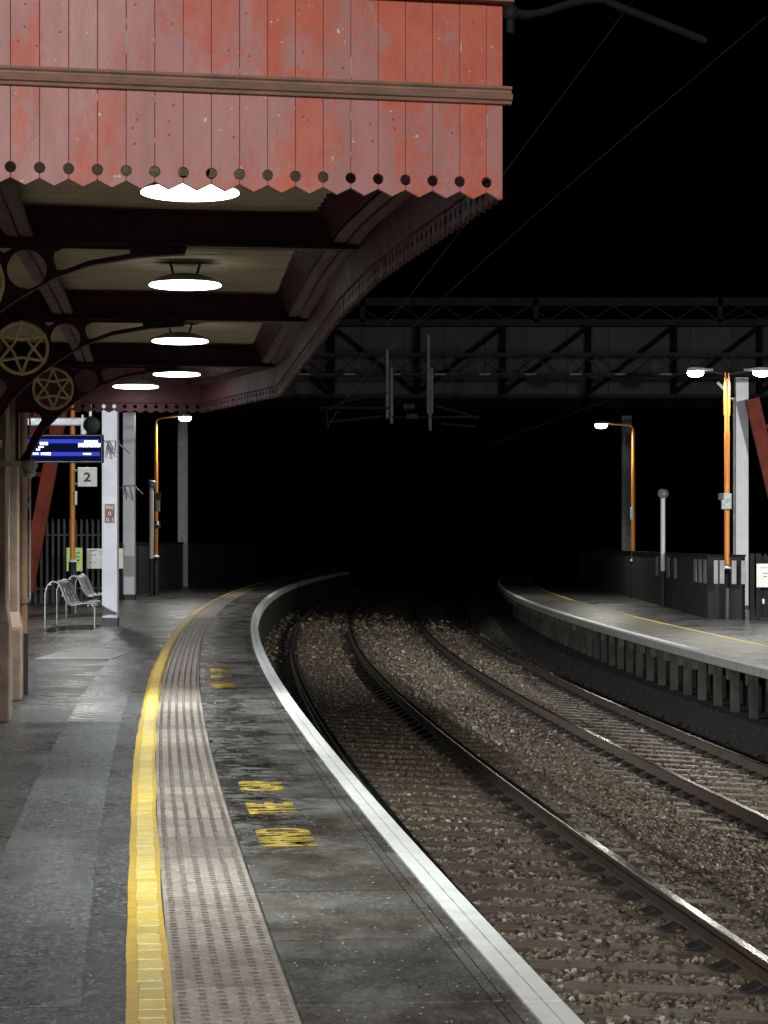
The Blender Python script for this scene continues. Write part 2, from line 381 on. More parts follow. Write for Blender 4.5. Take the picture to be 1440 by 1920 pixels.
pf = MB(); strip(pf, curve1, -14, 118, -14, -.05, -.012, zb=-1.6, step=2)
platform = tag(pf.build('platform', [M['brickwall']]), kind='structure')
a = MB(); strip(a, curve1, -14, 118, -14, -1.297, 0); a.build('asphalt_surface', M['asphalt'], platform)
# coping slabs with two scored lines
c = MB(); y = -13.0
while y < 116:
    L = 1.19 if y < 60 else 2.4
    for t0, t1 in ((-.885, -.234), (-.228, -.19), (-.184, -.137)):
        strip(c, curve1, y, y+L, t0, t1, 0, step=1.2, zb=-.011)
    y += L+(.026 if y < 40 else .01)
c.build('coping_slab', M['slab'], platform, bevel=0)
e = MB(); y = -13.0
while y < 116:
    L = 1.19 if y < 60 else 2.4
    for t0, t1, zb in ((-.131, -.068, -.011), (-.062, 0.0, -.16)):
        strip(e, curve1, y+.3, y+.3+L, t0, t1, .003, step=1.2, zb=zb)
    y += L+.006
e.build('white_edge_line', M['white'], platform)
# tactile paving: tiles with six lozenge blisters each way
t = MB(); y = -6.0
while y < 75:
    strip(t, curve1, y, y+.394, -1.295, -.895, 0, step=.4, zb=-.011); y += .4
tact = t.build('tactile_paving', M['tile'], platform)
b = MB(); y = 6.0; r = 0
while y < 46:
    for k in range(6):
        cx, cy = curve1(y+(.0 if k % 2 else .033), -1.262+k*.0667)
        w, d, h = .0165, .0095, .006
        ring = [(cx+w*math.cos(q)*1.0, cy+d*math.sin(q), 0.0005) for q in [i*math.pi/4 for i in range(8)]]
        top = [(cx+w*.62*math.cos(q), cy+d*.62*math.sin(q), h) for q in [i*math.pi/4 for i in range(8)]]
        b.add(ring+top, [(i, (i+1) % 8, 8+(i+1) % 8, 8+i) for i in range(8)]+[tuple(range(8, 16))], 0, False)
    y += .0667
tag(b.build('blister', M['blister'], tact), kind='stuff')
# yellow line: painted setts with a ragged overspill
yl = MB(); y = -5.0
while y < 112:
    L = random.choice((.13, .16, .19, .22)) if y < 40 else 1.5
    j = random.uniform(-.004, .004)
    strip(yl, curve1, y, y+L-.008, -1.412+j, -1.318+j, .009, zb=.001, step=.4); y += L
yline = yl.build('yellow_line', M['yellow'], platform, bevel=.006)
yo = MB(); vs = []; n = 330
for i in range(n+1):
    y = -5+i*.2; w = .022+.005*math.sin(i*.13)+.002*math.sin(i*.83+1)+random.uniform(-.0015, .0015); w2 = .008+.005*math.sin(i*.4)
    vs += [(*curve1(y, -1.425-w), .0035), (*curve1(y, -1.306+w2), .0035)]
yo.add(vs, [(2*i, 2*i+1, 2*i+3, 2*i+2) for i in range(n)])
yo.build('overspill_paint', M['amber'], yline)
# relaid strip of smoother asphalt
pt = MB(); strip(pt, curve1, 7.72, 33, -2.06, -1.60, .006, zb=.001)
pt.build('asphalt_patch', M['patch'], platform)
p2 = MB(); strip(p2, curve1, 34.5, 42, -4.2, -2.3, .006, zb=.001); p2.build('asphalt_patch', M['patch'], platform)
# painted warning, one word to a slab, read from the train side
for words in (((11.92, .80, 'MIND', .31), (13.2, .62, 'THE', .30), (14.4, .62, 'GAP', .30)), ((24.4, .8, 'MIND', .26), (25.9, .62, 'THE', .26), (27.3, .62, 'GAP', .26))):
    for yy, ln, w, ht in words:
        q = curve1(yy, -.64); sl = (yy-75)/590
        ex = Vector((sl, 1, 0)).normalized(); ey = Vector((-1, sl, 0)).normalized()
        o = lettering(w, platform, M['letter'], (ln*.9, ht*.92), frame((*q, .0025), ex, ey), solid=.002)
# drain grating across the platform
gr = thing('drain_grating', 'pale slotted drain grating across the asphalt beyond the building corner', 'drain grating', (-4.05, 30.6, 0))
m = MB()
for k in range(21): m.bar((-.48+k*.048, -.95, .0115), (-.50+k*.048+.05, .95, .0115), .019, .004)
m.build('bar', M['whitepaint'], gr)  # wet metal's reflected light is put into the white bar colour
m = MB(); m.box((0, 0, .003), (1.06, 2.0, .012)); m.build('frame', M['black'], gr)

# far platform
Z2 = -.14
pf = MB(); strip(pf, curve2, 22, 112, .95, 6.5, Z2-.012, zb=-1.6, step=2); strip(pf, curve2, 22, 112, .12, .96, Z2-.013, zb=Z2-.16, step=2)
plat2 = tag(pf.build('opposite_platform', M['platbase']), kind='structure')
a = MB(); strip(a, curve2, 22, 112, 1.36, 6.5, Z2); a.build('asphalt_surface', M['asphalt'], plat2)
c = MB(); y = 22.0
while y < 111:
    strip(c, curve2, y, y+1.19, .13, 1.355, Z2, zb=Z2-.011); y += 1.2
c.build('coping_slab', M['olive'], plat2)
e = MB(); fa = MB(); y = 22.0
while y < 111:
    strip(e, curve2, y, y+.892, .004, .128, Z2+.003, zb=Z2-.03); strip(fa, curve2, y, y+.892, 0, .12, Z2-.031, zb=Z2-.15); y += .9
fa.build('edge_fascia', M['fascia'], plat2); e.build('white_edge_line', M['white'], plat2)
yl = MB(); strip(yl, curve2, 22, 111, 1.33, 1.43, Z2+.006, zb=Z2); yl.build('yellow_line', M['yellow'], plat2)
pr = MB(); lg = MB(); y = 24.0
while y < 92:
    sl = (y-66)/583; rz = math.atan2(-1, sl)+math.pi/2
    q = curve2(y, .45); pr.box((*q, (-1.7+Z2-.17)/2), (.13, .22, 1.7+Z2-.17), rz)
    q = curve2(y, .10); lg.box((*q, Z2-.25), (.10, .2, .16), rz)
    y += 1.3
pr.build('support_pier', M['pier'], plat2, bevel=.01); lg.build('bracket_stone', M['pier'], plat2, bevel=.01)

# ------------------------------------------------------------------ tracks
def plane(t):                # canted rail level across the formation
    if t < 2.9: return -.79-.0532*(t-.7)
    if t > 3.9: return -1.06-.0663*(t-4.41)
    f = (t-2.9)/1.0; return (1-f)*plane(2.899)+f*plane(3.901)
tb = MB(); bank = MB(); ts = [-.2, .2, .7, 1.45, 2.2, 2.7, 3.0, 3.3, 3.6, 3.9, 4.4, 5.2, 5.95, 6.25, 6.6, 6.9, 7.4, 8.2]
bed = [];
def bedz(t): return plane(t)-.205+(.05 if 2.9 < t < 3.9 else 0)+(min(.42, (t-6.25)*.62) if t > 6.25 else 0)
for t0, t1 in zip(ts[:-1], ts[1:]): strip(tb if t0 < 6.2 else bank, curve1, 2, 118, t0, t1, bedz(t0), bedz(t1), step=2)
tbo = tag(tb.build('trackbed', M['bed']), kind='structure'); bank.build('earth_bank', M['bank'], tbo)
def rail_mesh(mb, tc, ztop):
    P = [(-.035, -.006), (-.029, 0), (.029, 0), (.035, -.006), (.034, -.04), (.010, -.052), (.009, -.135), (.07, -.150), (.07, -.159), (-.07, -.159), (-.07, -.150), (-.009, -.135), (-.010, -.052), (-.034, -.04)]
    n = len(P); ys = [3+.8*i for i in range(142)]; vs = []; 
    for y in ys:
        for a, z in P: vs.append((*curve1(y, tc+a), ztop+z))
    for i in range(len(ys)-1):
        fs = [(i*n+k, i*n+(k+1) % n, (i+1)*n+(k+1) % n, (i+1)*n+k) for k in range(n)]
        for k, f in enumerate(fs):
            mb.f.append(f); mb.mi.append(0 if k in (0, 1, 2) else 1); mb.sm.append(False)
    mb.v += vs
def track(label, tl, zl, tr, zr, y0, y1):
    cx, cy = curve1(30, (tl+tr)/2)
    root = thing('railway_track', label, 'railway track', (0, 0, 0), 0, 'railway tracks between the platforms')
    for tc, z in ((tl, zl), (tr, zr)):
        mb = MB(); rail_mesh(mb, tc, z); mb.build('rail', [M['railtop'], M['railside']], root)
    tilt = math.atan2(zl-zr, tr-tl)
    s = MB(); s.box((0, 0, -.065), (2.55, .25, .13)); sl0 = s.build('sleeper', M['sleeper'], root, bevel=.012)
    c0 = None
    for sx in (-1, 1):
        ch = MB(); w = .085
        ch.prism([(-.20, -.01), (.20, -.01), (.20, .006), (.13, .03), (.085, .055), (.05, .02), (-.05, .02), (-.085, .055), (-.13, .03), (-.20, .006)], (sx*(tr-tl)/2, -w, 0), (1, 0, 0), (0, 0, 1), (0, 1, 0), 2*w)
        ch.build('rail_chair', M['chair'], sl0, bevel=.012)
    y = y0; first = True
    while y < y1:
        o = sl0 if first else copy_tree(sl0, root)
        first = False
        q = curve1(y, (tl+tr)/2); sl = (y-75)/590
        o.location = (*q, (zl+zr)/2-.160); o.rotation_euler = (0, tilt, -math.atan(sl)+random.uniform(-.01, .01))
        y += .68
    return root
track('nearer railway track curving beside the white platform edge, with a bright polished rail', .70, -.79, 2.203, -.87, 11.4, 64)
track('farther railway track curving below the opposite platform, with shiny wet sleepers', 4.41, -1.06, 5.92, -1.16, 14.6, 70)

# loose ballast
ico = bmesh.new(); bmesh.ops.create_icosphere(ico, subdivisions=1, radius=1)
iv = np.array([v.co[:] for v in ico.verts]); ifc = np.array([[v.index for v in f.verts] for f in ico.faces]); ico.free()
variants = []
for k in range(14):
    v = iv*(1+rng.uniform(-.32, .32, (len(iv), 1)))*np.array([1, rng.uniform(.65, .95), rng.uniform(.5, .75)]); variants.append(v)
pos = []; sz = []; pos2 = []; sz2 = []
def scatter(y0, y1, dens, s0, s1):
    n = int((y1-y0)*7.0*dens)
    ys = rng.uniform(y0, y1, n); tt = rng.uniform(-.0, 6.9, n)
    for yy, t_ in zip(ys, tt):
        x, y = curve1(yy, t_)
        if y > 60 and rng.random() < (y-58)/24: continue
        if abs(x/y) > .24 or x < -6: continue
        if (EYE-plane(t_))/y*F+HZ > 1960: continue
        near = min(abs(t_-k) for k in (.70, 2.203, 4.41, 5.92))
        if near < .06: continue
        s = rng.uniform(s0, s1)*(1.25 if rng.random() < .08 else 1)
        z = bedz(t_)
        for lo, hi, ya in ((.18, 2.73, 11.4), (3.9, 6.45, 14.6)):
            if lo < t_ < hi:
                ph = ((yy-ya+.125+.68*50) % .68)
                if ph < .25:
                    if rng.random() < (.95 if y < 46 else .6): z = None
                    else: z = plane(t_)-.16+s*.35
                else:
                    d = min(ph-.25, .68-ph); z = bedz(t_)+min(.02, .015+d*.03)+rng.uniform(-.01, .02)
                    if .18 < near < .32: z -= .02
        if z is None: continue
        if 2.75 < t_ < 3.9: z += .01+.012*math.sin(yy*1.7+t_*3)+rng.uniform(-.01, .015)
        if t_ > 6.28: pos2.append((x, y, z-.012)); sz2.append(s)
        else: pos.append((x, y, z)); sz.append(s)
scatter(9.5, 16, 640, .015, .034); scatter(16, 22, 480, .017, .034); scatter(22, 32, 380, .018, .032); scatter(32, 46, 200, .022, .036); scatter(46, 60, 60, .038, .055); scatter(60, 84, 26, .05, .07)
def stones(pos, sz, mat):
    N = len(pos); pos = np.array(pos); sz = np.array(sz); nv = len(iv)
    q = rng.normal(size=(N, 4)); q[:, 1:3] *= .45; q /= np.linalg.norm(q, axis=1, keepdims=True)
    w, x, yq, zq = q.T
    R = np.stack([1-2*(yq*yq+zq*zq), 2*(x*yq-w*zq), 2*(x*zq+w*yq), 2*(x*yq+w*zq), 1-2*(x*x+zq*zq), 2*(yq*zq-w*x), 2*(x*zq-w*yq), 2*(yq*zq+w*x), 1-2*(x*x+yq*yq)], 1).reshape(N, 3, 3)
    VV = np.array(variants)[rng.integers(0, 14, N)]
    V = np.einsum('nij,nkj->nki', R, VV)*sz[:, None, None]+pos[:, None, :]
    FI = (ifc[None]+(np.arange(N)*nv)[:, None, None]).reshape(-1, 3)
    me = bpy.data.meshes.new('ballast'); me.vertices.add(N*nv); me.vertices.foreach_set('co', V.ravel())
    me.loops.add(len(FI)*3); me.loops.foreach_set('vertex_index', FI.ravel().astype(np.int32))
    me.polygons.add(len(FI)); me.polygons.foreach_set('loop_start', np.arange(0, len(FI)*3, 3, dtype=np.int32))
    me.polygons.foreach_set('use_smooth', np.zeros(len(FI), dtype=bool)); me.update(calc_edges=True); me.materials.append(mat)
    o = bpy.data.objects.new('ballast', me); COL.objects.link(o); tag(o, kind='stuff')
stones(pos, sz, M['ballast']); stones(pos2, sz2, M['dark_stones'])


# ------------------------------------------------------------------ station building
def wallx(y): return -3.77-.114*(y-22.8)
bld = thing('station_building', 'sandstone and brick station building with piers at the left of the platform', 'building', (wallx(22.8), 22.8, 0))
bo = Vector(bld.location)
wd = Vector((-.114, 1, 0)).normalized(); wn = Vector((1, .114, 0)).normalized()
def wp(y, out=0, z=0): return Vector((wallx(y), y, z))+wn*out-bo
ang = math.atan2(.114, 1)
w = MB(); p = [wp(9.6), wp(22.9), wp(22.9)+Vector((-9, -1.0, 0)), wp(9.6)+Vector((-9, 0, 0))]
w.add([(*v.xy, -.05) for v in p]+[(*v.xy, 3.7) for v in p], [(0, 1, 5, 4), (1, 2, 6, 5), (2, 3, 7, 6), (3, 0, 4, 7), (4, 5, 6, 7)])
w.build('wall', M['brick'], bld)
w = MB(); w.box((wp(16.4, .03)+Vector((0, 0, .22))), (.12, 13.2, .5), ang); w.build('plinth', M['stone'], bld, bevel=.02)
for yc, wid, out, base in ((17.4, .42, .16, .85), (19.55, .42, .16, .85), (20.75, .16, .06, .85), (22.25, .55, .14, .7)):
    s = MB(); c0 = wp(yc, out/2)
    s.box(c0+Vector((0, 0, base/2)), (out+.06, wid, base), ang, 1)
    s.box(c0+Vector((0, 0, (base+3.2)/2+.05)), (out, wid*.62, 3.2-base-.1), ang, 0)
    # chamfer stop between the square base and the slimmer shaft
    hw, hs = wid/2, wid*.31
    o = c0+Vector((0, 0, base)); ex = wd; 
    A = [o+wn*(out/2+.03)*sx+wd*hw*sy for sx, sy in ((-1, -1), (1, -1), (1, 1), (-1, 1))]
    B = [o+wn*(out/2)*sx+wd*hs*sy+Vector((0, 0, .16)) for sx, sy in ((-1, -1), (1, -1), (1, 1), (-1, 1))]
    s.add(A+B, [(0, 1, 5, 4), (1, 2, 6, 5), (2, 3, 7, 6), (3, 0, 4, 7), (4, 5, 6, 7), (3, 2, 1, 0)], 0)
    s.build('pier', [M['stone'], M['stone']], bld, bevel=.012)
for yc, wd_ in ((18.4, .10), (19.0, .09), (21.3, .09)):
    s = MB(); s.box(wp(yc, .05)+Vector((0, 0, 2.0)), (.09, wd_, 2.5), ang); s.build('window_mullion', M['stone'], bld, bevel=.012)
w = MB(); w.box(wp(16.4, .06)+Vector((0, 0, 3.25)), (.16, 13, .22), ang); w.build('cornice', M['stone'], bld, bevel=.03)
dp = MB(); q = wp(22.8, .15); dp.tube([q+Vector((0, 0, .62)), q+Vector((0, 0, 3.2))], .052, 12)
for z in (.95, 1.9, 2.8): dp.lathe([(.052, -.03), (.066, -.028), (.066, .028), (.052, .03)], q+Vector((0, 0, z)), 14)
pipe = dp.build('downpipe', M['pipe'], bld)
dp = MB(); dp.tube([q+Vector((0, 0, 0)), q+Vector((0, 0, .62))], .055, 12); dp.build('pipe_shoe', M['black'], pipe)
dp = MB(); dp.tube([q+Vector((.066, .05, .95)), q+Vector((.066, .05, 3.1))], .010, 8); dp.build('conduit', M['slat'], pipe)

# ------------------------------------------------------------------ canopy
ZT = EYE+1.25; ZB = EYE+1.49; ZC = EYE+1.68; ZTOP = ZT+.72
cano = thing('platform_canopy', 'red boarded station canopy with zigzag valance and pierced holes over the left platform', 'canopy', (-1.2, 8.1, 0))
co = Vector(cano.location)
side = [(.435, 8.34), (.152, 9.98), (-.025, 11.05), (-.14, 12.0), (-.241, 12.86), (-.464, 15.25), (-.90, 19.75), (-1.77, 22.25), (-3.55, 22.05)]
PIT = .1012
def valance_planks(mb, A, B, lead, zt=ZT, ztop=ZTOP, th=.02, gap=.0006, mi=0, back=None):
    A = Vector((*A, 0))-Vector((co.x, co.y, 0)); B = Vector((*B, 0))-Vector((co.x, co.y, 0))
    d = (B-A); L = d.length; d.normalize(); n = Vector((-d.y, d.x, 0))   # left of travel = inner side when going from corner outwards
    zh = .062; r = .0195; val = .026; H = ztop-zt; arc = [math.pi*i/8 for i in range(9)]
    edges = [0]+[lead+PIT*i for i in range(int((L-lead)/PIT)+1)]
    if L-edges[-1] > .012: edges.append(L)
    for i in range(len(edges)-1):
        s0, s1 = edges[i], edges[i+1]; wv = s1-s0
        f0 = 1-wv/PIT if i == 0 and lead < PIT*.98 else 0
        def zz(s): 
            ph = ((s-lead)/PIT) % 1.0
            return val*abs(1-2*ph)
        pts = []
        a0 = s0+gap; b0 = s1-gap
        pts.append((a0, zz(a0)))
        tip = lead+PIT*(math.floor((s0-lead)/PIT+1e-6)+.5)
        if a0 < tip < b0: pts.append((tip, 0))
        pts.append((b0, zz(b0-1e-6)))
        if i < len(edges)-2:
            pts += [(s1-max(gap, r*math.sin(q)), zh-r*math.cos(q)) for q in arc]
        pts += [(b0, H), (a0, H)]
        if i > 0: pts += [(s0+max(gap, r*math.sin(q)), zh+r*math.cos(q)) for q in arc]
        jit = random.uniform(-.0015, .0015)
        mb.prism(pts, A+Vector((0, 0, zt))-n*jit, d, (0, 0, 1), n, th, mi)
    if back is not None:
        o = A+Vector((0, 0, zt))+n*(th+.003)
        back.prism([(0.004, .098), (L-.004, .098), (L-.004, H-.01), (0.004, H-.01)], o, d, (0, 0, 1), n, .014)
fd = Vector((-1.779, -.37, 0)).normalized()
FL = Vector((.435, 8.34, 0))+fd*3.0
mb = MB(); bk = MB()
# front valance runs from the outer corner to the wall; travel right->left keeps the inner side to the right, so swap
def flipped(mb, A, B, lead, **k):
    valance_planks(mb, A, B, lead, **k)
# going from left (B) to right (A): inner side (away from camera, +Y) is to the left of travel
nP = int((3.0-.060)/PIT); leadL = (3.0-.060)-nP*PIT
valance_planks(mb, FL.xy, (.435, 8.34), leadL, back=bk)
fv = mb.build('front_valance', M['valance'], cano, bevel=.0028)
m = MB()  # pale slivers on the joints stand in for light leaking between boards
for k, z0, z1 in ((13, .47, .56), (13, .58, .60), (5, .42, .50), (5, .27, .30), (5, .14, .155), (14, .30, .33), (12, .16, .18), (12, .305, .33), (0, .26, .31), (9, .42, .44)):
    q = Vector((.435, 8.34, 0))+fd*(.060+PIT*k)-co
    m = MB(); m.prism([(-.0006, 0), (.001, 0), (.0019, (z1-z0)*.4), (.0016, z1-z0), (-.0012, (z1-z0)*.9), (-.0014, (z1-z0)*.3)], q+Vector((0, 0, ZT+z0))+Vector((.0004, -.0025, 0)), fd, (0, 0, 1), Vector((-fd.y, fd.x, 0))*(1 if fd.x > 0 else -1)*-1, .003); m.build('light_leak_strip', M['fascia'], fv)
bk.build('backing_board', M['valance_in'], fv)
mb = MB(); bk = MB(); 
for i in range(len(side)-1):
    valance_planks(mb, side[i] if i else (.437, 8.365), side[i+1], .05, back=bk, ztop=ZT+.70)
sv = mb.build('side_valance', M['sideboard'], cano)
bk.build('backing_board', M['sideboard'], sv)
# moulding along the front valance
prof = [(-.002, .345), (.018, .348), (.022, .358), (.034, .362), (.040, .374), (.034, .384), (.022, .388), (.020, .396), (.030, .402), (.026, .412), (-.002, .416)]
m = MB(); fn = Vector((fd.y*-1, fd.x, 0)); fn = Vector((-fd.y, fd.x, 0)); fn = fn if fn.y < 0 else -fn
m.prism([(a, b) for a, b in prof], Vector((FL.x, FL.y, ZT))-co*1.0+Vector((0, 0, co.z)), fn, (0, 0, 1), -fd, 3.028)
m.build('moulding', M['mould'], cano)
m = MB(); m.prism([(-.03, 0), (.05, 0), (.055, .035), (.02, .05), (-.03, .05)], Vector((FL.x, FL.y, ZTOP-.004))-co, fn, (0, 0, 1), -fd, 3.03)
m.build('top_rail', M['mould'], cano)
# nail heads and filled knots left on the boards
m = MB()
for k in range(46):
    s = random.uniform(.1, 2.5); z = random.choice((random.uniform(.14, .32), random.uniform(.45, .68)))
    q = Vector((.435, 8.34, 0))+fd*s-co; m.lathe([(.0045, 0), (.0035, .003), (.001, .004)], q+Vector((0, 0, ZT+z)), 8, 0, frame((0, 0, 0), fd, (0, 0, 1), fn))
m.build('nail_head', M['mould'], fv)
# roof and corrugated ceiling
def sidex(y):
    for (x0, y0), (x1, y1) in zip(side[:-1], side[1:]):
        if y0 <= y <= y1: return x0+(x1-x0)*(y-y0)/(y1-y0)
    return side[0][0] if y < side[0][1] else -3.4
m = MB(); poly = [(FL.x, FL.y+.03)]+[(x-.02, y) for x, y in side[:-1]]+[(-3.55, 22.0)]
poly[1] = (.40, 8.37)
m.prism([(x-co.x, y-co.y) for x, y in poly], (0, 0, ZTOP-.10), (1, 0, 0), (0, 1, 0), (0, 0, 1), .06); m.build('roof', M['roof'], cano)
m = MB(); y = 8.55; rows = []
k = 0
while y < 22.2:
    z = ZC+(.018 if k % 4 in (1, 2) else 0)
    xr = sidex(y)-.24; xl = wallx(y)+.02
    rows.append([(xl-co.x, y+.10*(xl-xr)-co.y, z), (xr-co.x, y-co.y, z)])
    y += (.09, .012, .03, .012)[k % 4]; k += 1
vs = [v for r in rows for v in r]; fs = [(2*i, 2*i+1, 2*i+3, 2*i+2) for i in range(len(rows)-1)]
m.add(vs, fs); m.build('corrugated_ceiling', M['ceiling'], cano)
# boxed gutter board inside the side valance, a second one nearer the wall
def board(path, off0, off1, z0, z1, mat, name):
    m = MB(); vs = []
    for x, y in path: vs += [(x+off0-co.x, y-co.y, z0), (x+off1-co.x, y-co.y, z1)]
    n = len(path); vs2 = [(a, b, c+.02) for a, b, c in vs]
    fs = [(2*i, 2*i+1, 2*i+3, 2*i+2) for i in range(n-1)]
    m.add(vs, fs); m.add(vs2, fs)
    return m.build(name, mat, cano)
sp = side[:7]
sp = [(.40, 8.45)]+side[1:8]
board(sp, -.17, -.105, ZB+.035, ZB+.03, M['gutter'], 'gutter_board'); board(sp, -.095, -.03, ZB+.028, ZB+.02, M['gutter'], 'gutter_board')
board(sp, -.25, -.175, ZC+.01, ZB+.045, M['valance_in'], 'soffit_board')
ib = [(-1.62, 9.5), (-1.79, 11.07), (-2.03, 14.0), (-2.39, 17.9), (-2.6, 20)]
board(ib, -.07, -.006, ZB+.03, ZB+.03, M['gutter'], 'gutter_board'); board(ib, .006, .07, ZB+.03, ZB+.03, M['gutter'], 'gutter_board')
# cross beams
beams = [(-.115, 11.68, .15), (-.485, 15.52, .13), (-.93, 19.52, .11)]
for x, y, sl in beams:
    dr = Vector((1, sl, 0)).normalized(); n = Vector((-sl, 1, 0)).normalized(); R = Vector((x, y, ZB))-co; Lb = (x-wallx(y))+.05
    m = MB(); m.prism([(-.055, 0), (.055, 0), (.055, .014), (.008, .018), (.008, .165), (.05, .172), (.05, .185), (-.05, .185), (-.05, .172), (-.008, .165), (-.008, .018), (-.055, .014)], R, n, (0, 0, 1), -dr, Lb)
    m.build('cross_beam', M['maroon'], cano)
# ornamental brackets
def fill_mesh(loops, th):
    c = bpy.data.curves.new('f', 'CURVE'); c.dimensions = '2D'; c.fill_mode = 'BOTH'; c.extrude = th/2
    for lp in loops:
        s = c.splines.new('POLY'); s.points.add(len(lp)-1); s.use_cyclic_u = True
        for i, (a, b) in enumerate(lp): s.points[i].co = (a, b, 0, 1)
    o = bpy.data.objects.new('f', c); COL.objects.link(o)
    me = bpy.data.meshes.new_from_object(o.evaluated_get(bpy.context.evaluated_depsgraph_get())); bpy.data.objects.remove(o); return me
ARC = [(.12, -.82), (.14, -.735), (.256, -.539), (.416, -.383), (.561, -.274), (.743, -.165), (.924, -.093), (1.178, -.045), (1.407, -.027)]
def circ(cx, cy, r, n=28): return [(cx+r*math.cos(2*math.pi*i/n), cy+r*math.sin(2*math.pi*i/n)) for i in range(n)]
def arcz(x):
    for (x0, z0), (x1, z1) in zip(ARC[:-1], ARC[1:]):
        if x0 <= x <= x1: return z0+(z1-z0)*(x-x0)/(x1-x0)
    return -.03
xs = [.80+.03*i for i in range(12)]
tear = [(.745, -.07), (.755, -.035), (.79, -.02)]+[(x, -.016) for x in xs]+[(x, arcz(x)+.018) for x in reversed(xs)]+[(.765, arcz(.765)+.03)]
low = [(.03, -.40), (.11, -.40), (.17, -.40), (.215, -.42), (.225, -.46), (.13, -.62), (.09, -.72), (.03, -.80)]
ul = [(.03, -.02), (.14, -.02), (.115, -.08), (.03, -.1)]
mid = [(.47, -.02), (.545, -.02), (.5, -.045)]
outer = [(-.28, 0), (0, 0), (1.42, 0)]+[(a, b) for a, b in reversed(ARC)]+[(.05, -.86), (0, -.86), (0, -.12), (-.28, -.12)]
plate = fill_mesh([outer, circ(.325, -.195, .182), circ(.615, -.125, .098), tear, low, ul, mid], .018)
FR = Matrix(((1, 0, 0, 0), (0, 0, -1, 0), (0, 1, 0, 0), (0, 0, 0, 1)))       # x right, curve-y up
plate.transform(FR); plate.materials.append(M['maroon']); plate.name = 'bracket'
for bi, (x, y, sl) in enumerate(beams):
    xw = (-2.40, -2.75, -3.12)[bi]; yb = y+sl*(xw-x)
    rz = math.atan(sl)
    br = bpy.data.objects.new('bracket', plate); COL.objects.link(br); br.parent = cano; br.location = Vector((xw, yb, ZB-.001))-co; br.rotation_euler = (0, 0, rz)
    k_ = 0.97 if bi == 2 else 1; br.scale = (k_, 1, 1)
    m = MB(); pts = ARC; vs = []
    for a, b in pts: vs += [(a, -.035, b-.010), (a, .035, b-.010), (a, .035, b+.004), (a, -.035, b+.004)]
    n = len(pts); fs = [(4*i+k, 4*i+(k+1) % 4, 4*i+4+(k+1) % 4, 4*i+4+k) for i in range(n-1) for k in range(4)]+[(0, 1, 2, 3), (4*n-4, 4*n-3, 4*n-2, 4*n-1)]
    m.add(vs, fs); m.build('curved_flange', M['maroon'] if bi < 2 else M['gutter'], br)
    # gold wheel with a six-pointed star
    m = MB(); c0 = Vector((.325, 0, -.195)); R = .172
    m.tube([c0+Vector((R*math.cos(q), 0, R*math.sin(q))) for q in [2*math.pi*i/40 for i in range(41)]], .0135, 8, cap=False)
    star = [c0+Vector((R*.98*math.cos(math.pi/2+i*math.pi/3), 0, R*.98*math.sin(math.pi/2+i*math.pi/3))) for i in range(6)]
    for i in range(6):
        a_, b_ = star[i], star[(i+2) % 6]; md = (a_+b_)/2; md = c0+(md-c0)*.72
        m.tube([a_, a_.lerp(md, .55)+(md-c0)*.02, md, b_.lerp(md, .55)+(md-c0)*.02, b_], .0098, 7)
        m.lathe([(.001, -.02), (.018, -.014), (.018, .014), (.001, .02)], star[i], 10, 0, Matrix.Rotation(math.pi/2, 4, 'X'))
    m.build('star_wheel', M['gold'], br)
    m = MB(); m.box((-.10, 0, -.835), (.42, .07, .05)); m.lathe([(.015, -.15), (.045, -.14), (.06, -.115), (.05, -.095), (.06, -.075), (.075, -.05), (.075, -.015), (.055, 0)], (.12, 0, -.80), 18); m.build('corbel', M['grey'], br)

# ------------------------------------------------------------------ canopy lamps
def lamp_disc(name, label, loc, D=.435):
    o = thing(name, label, 'canopy lamp', loc, 0, 'round lamps hanging under the canopy')
    r = D/2
    m = MB(); m.lathe([(.05, .07), (r*.5, .06), (r*.85, .035), (r*.97, .014), (r*.97, .009)], (0, 0, 0), 36); m.build('housing', M['grey'], o)
    m = MB(); m.lathe([(r*.965, .009), (r, .004), (r, -.004), (r*.93, -.009), (r*.7, -.013), (.02, -.015)], (0, 0, 0), 36); m.build('diffuser', M['glow'], o)
    for sx in (-1, 1):
        m = MB(); m.tube([(sx*.07, 0, .06), (sx*.09, 0, ZC-loc[2]+.0)], .008, 7); m.build('hanger', M['black'], o)
    return o
ZL = EYE+1.545
LAMPS = [(-.86, 10.1, 'nearest of the round canopy lamps, its glare cut by the zigzag valance'),
 (-1.20, 13.75, 'round canopy lamp between the first two cross beams, second from the front'),
 (-1.575, 17.6, 'middle round canopy lamp, between the second and third cross beams'),
 (-1.92, 21.1, 'fourth round canopy lamp, beyond the last cross beam and touching the red bracket'),
 (-2.37, 21.75, 'farthest round canopy lamp, lower left of the row by the end valance')]
PW = 1.0
for i, (x, y, lb) in enumerate(LAMPS):
    z = ZL if i < 4 else EYE+1.475
    lamp_disc('canopy_lamp', lb, (x, y, z))
    light('canopy_lamp_light', (x, y, z-.035), 56*PW, .4, (.93, 1, .97), spread=106)

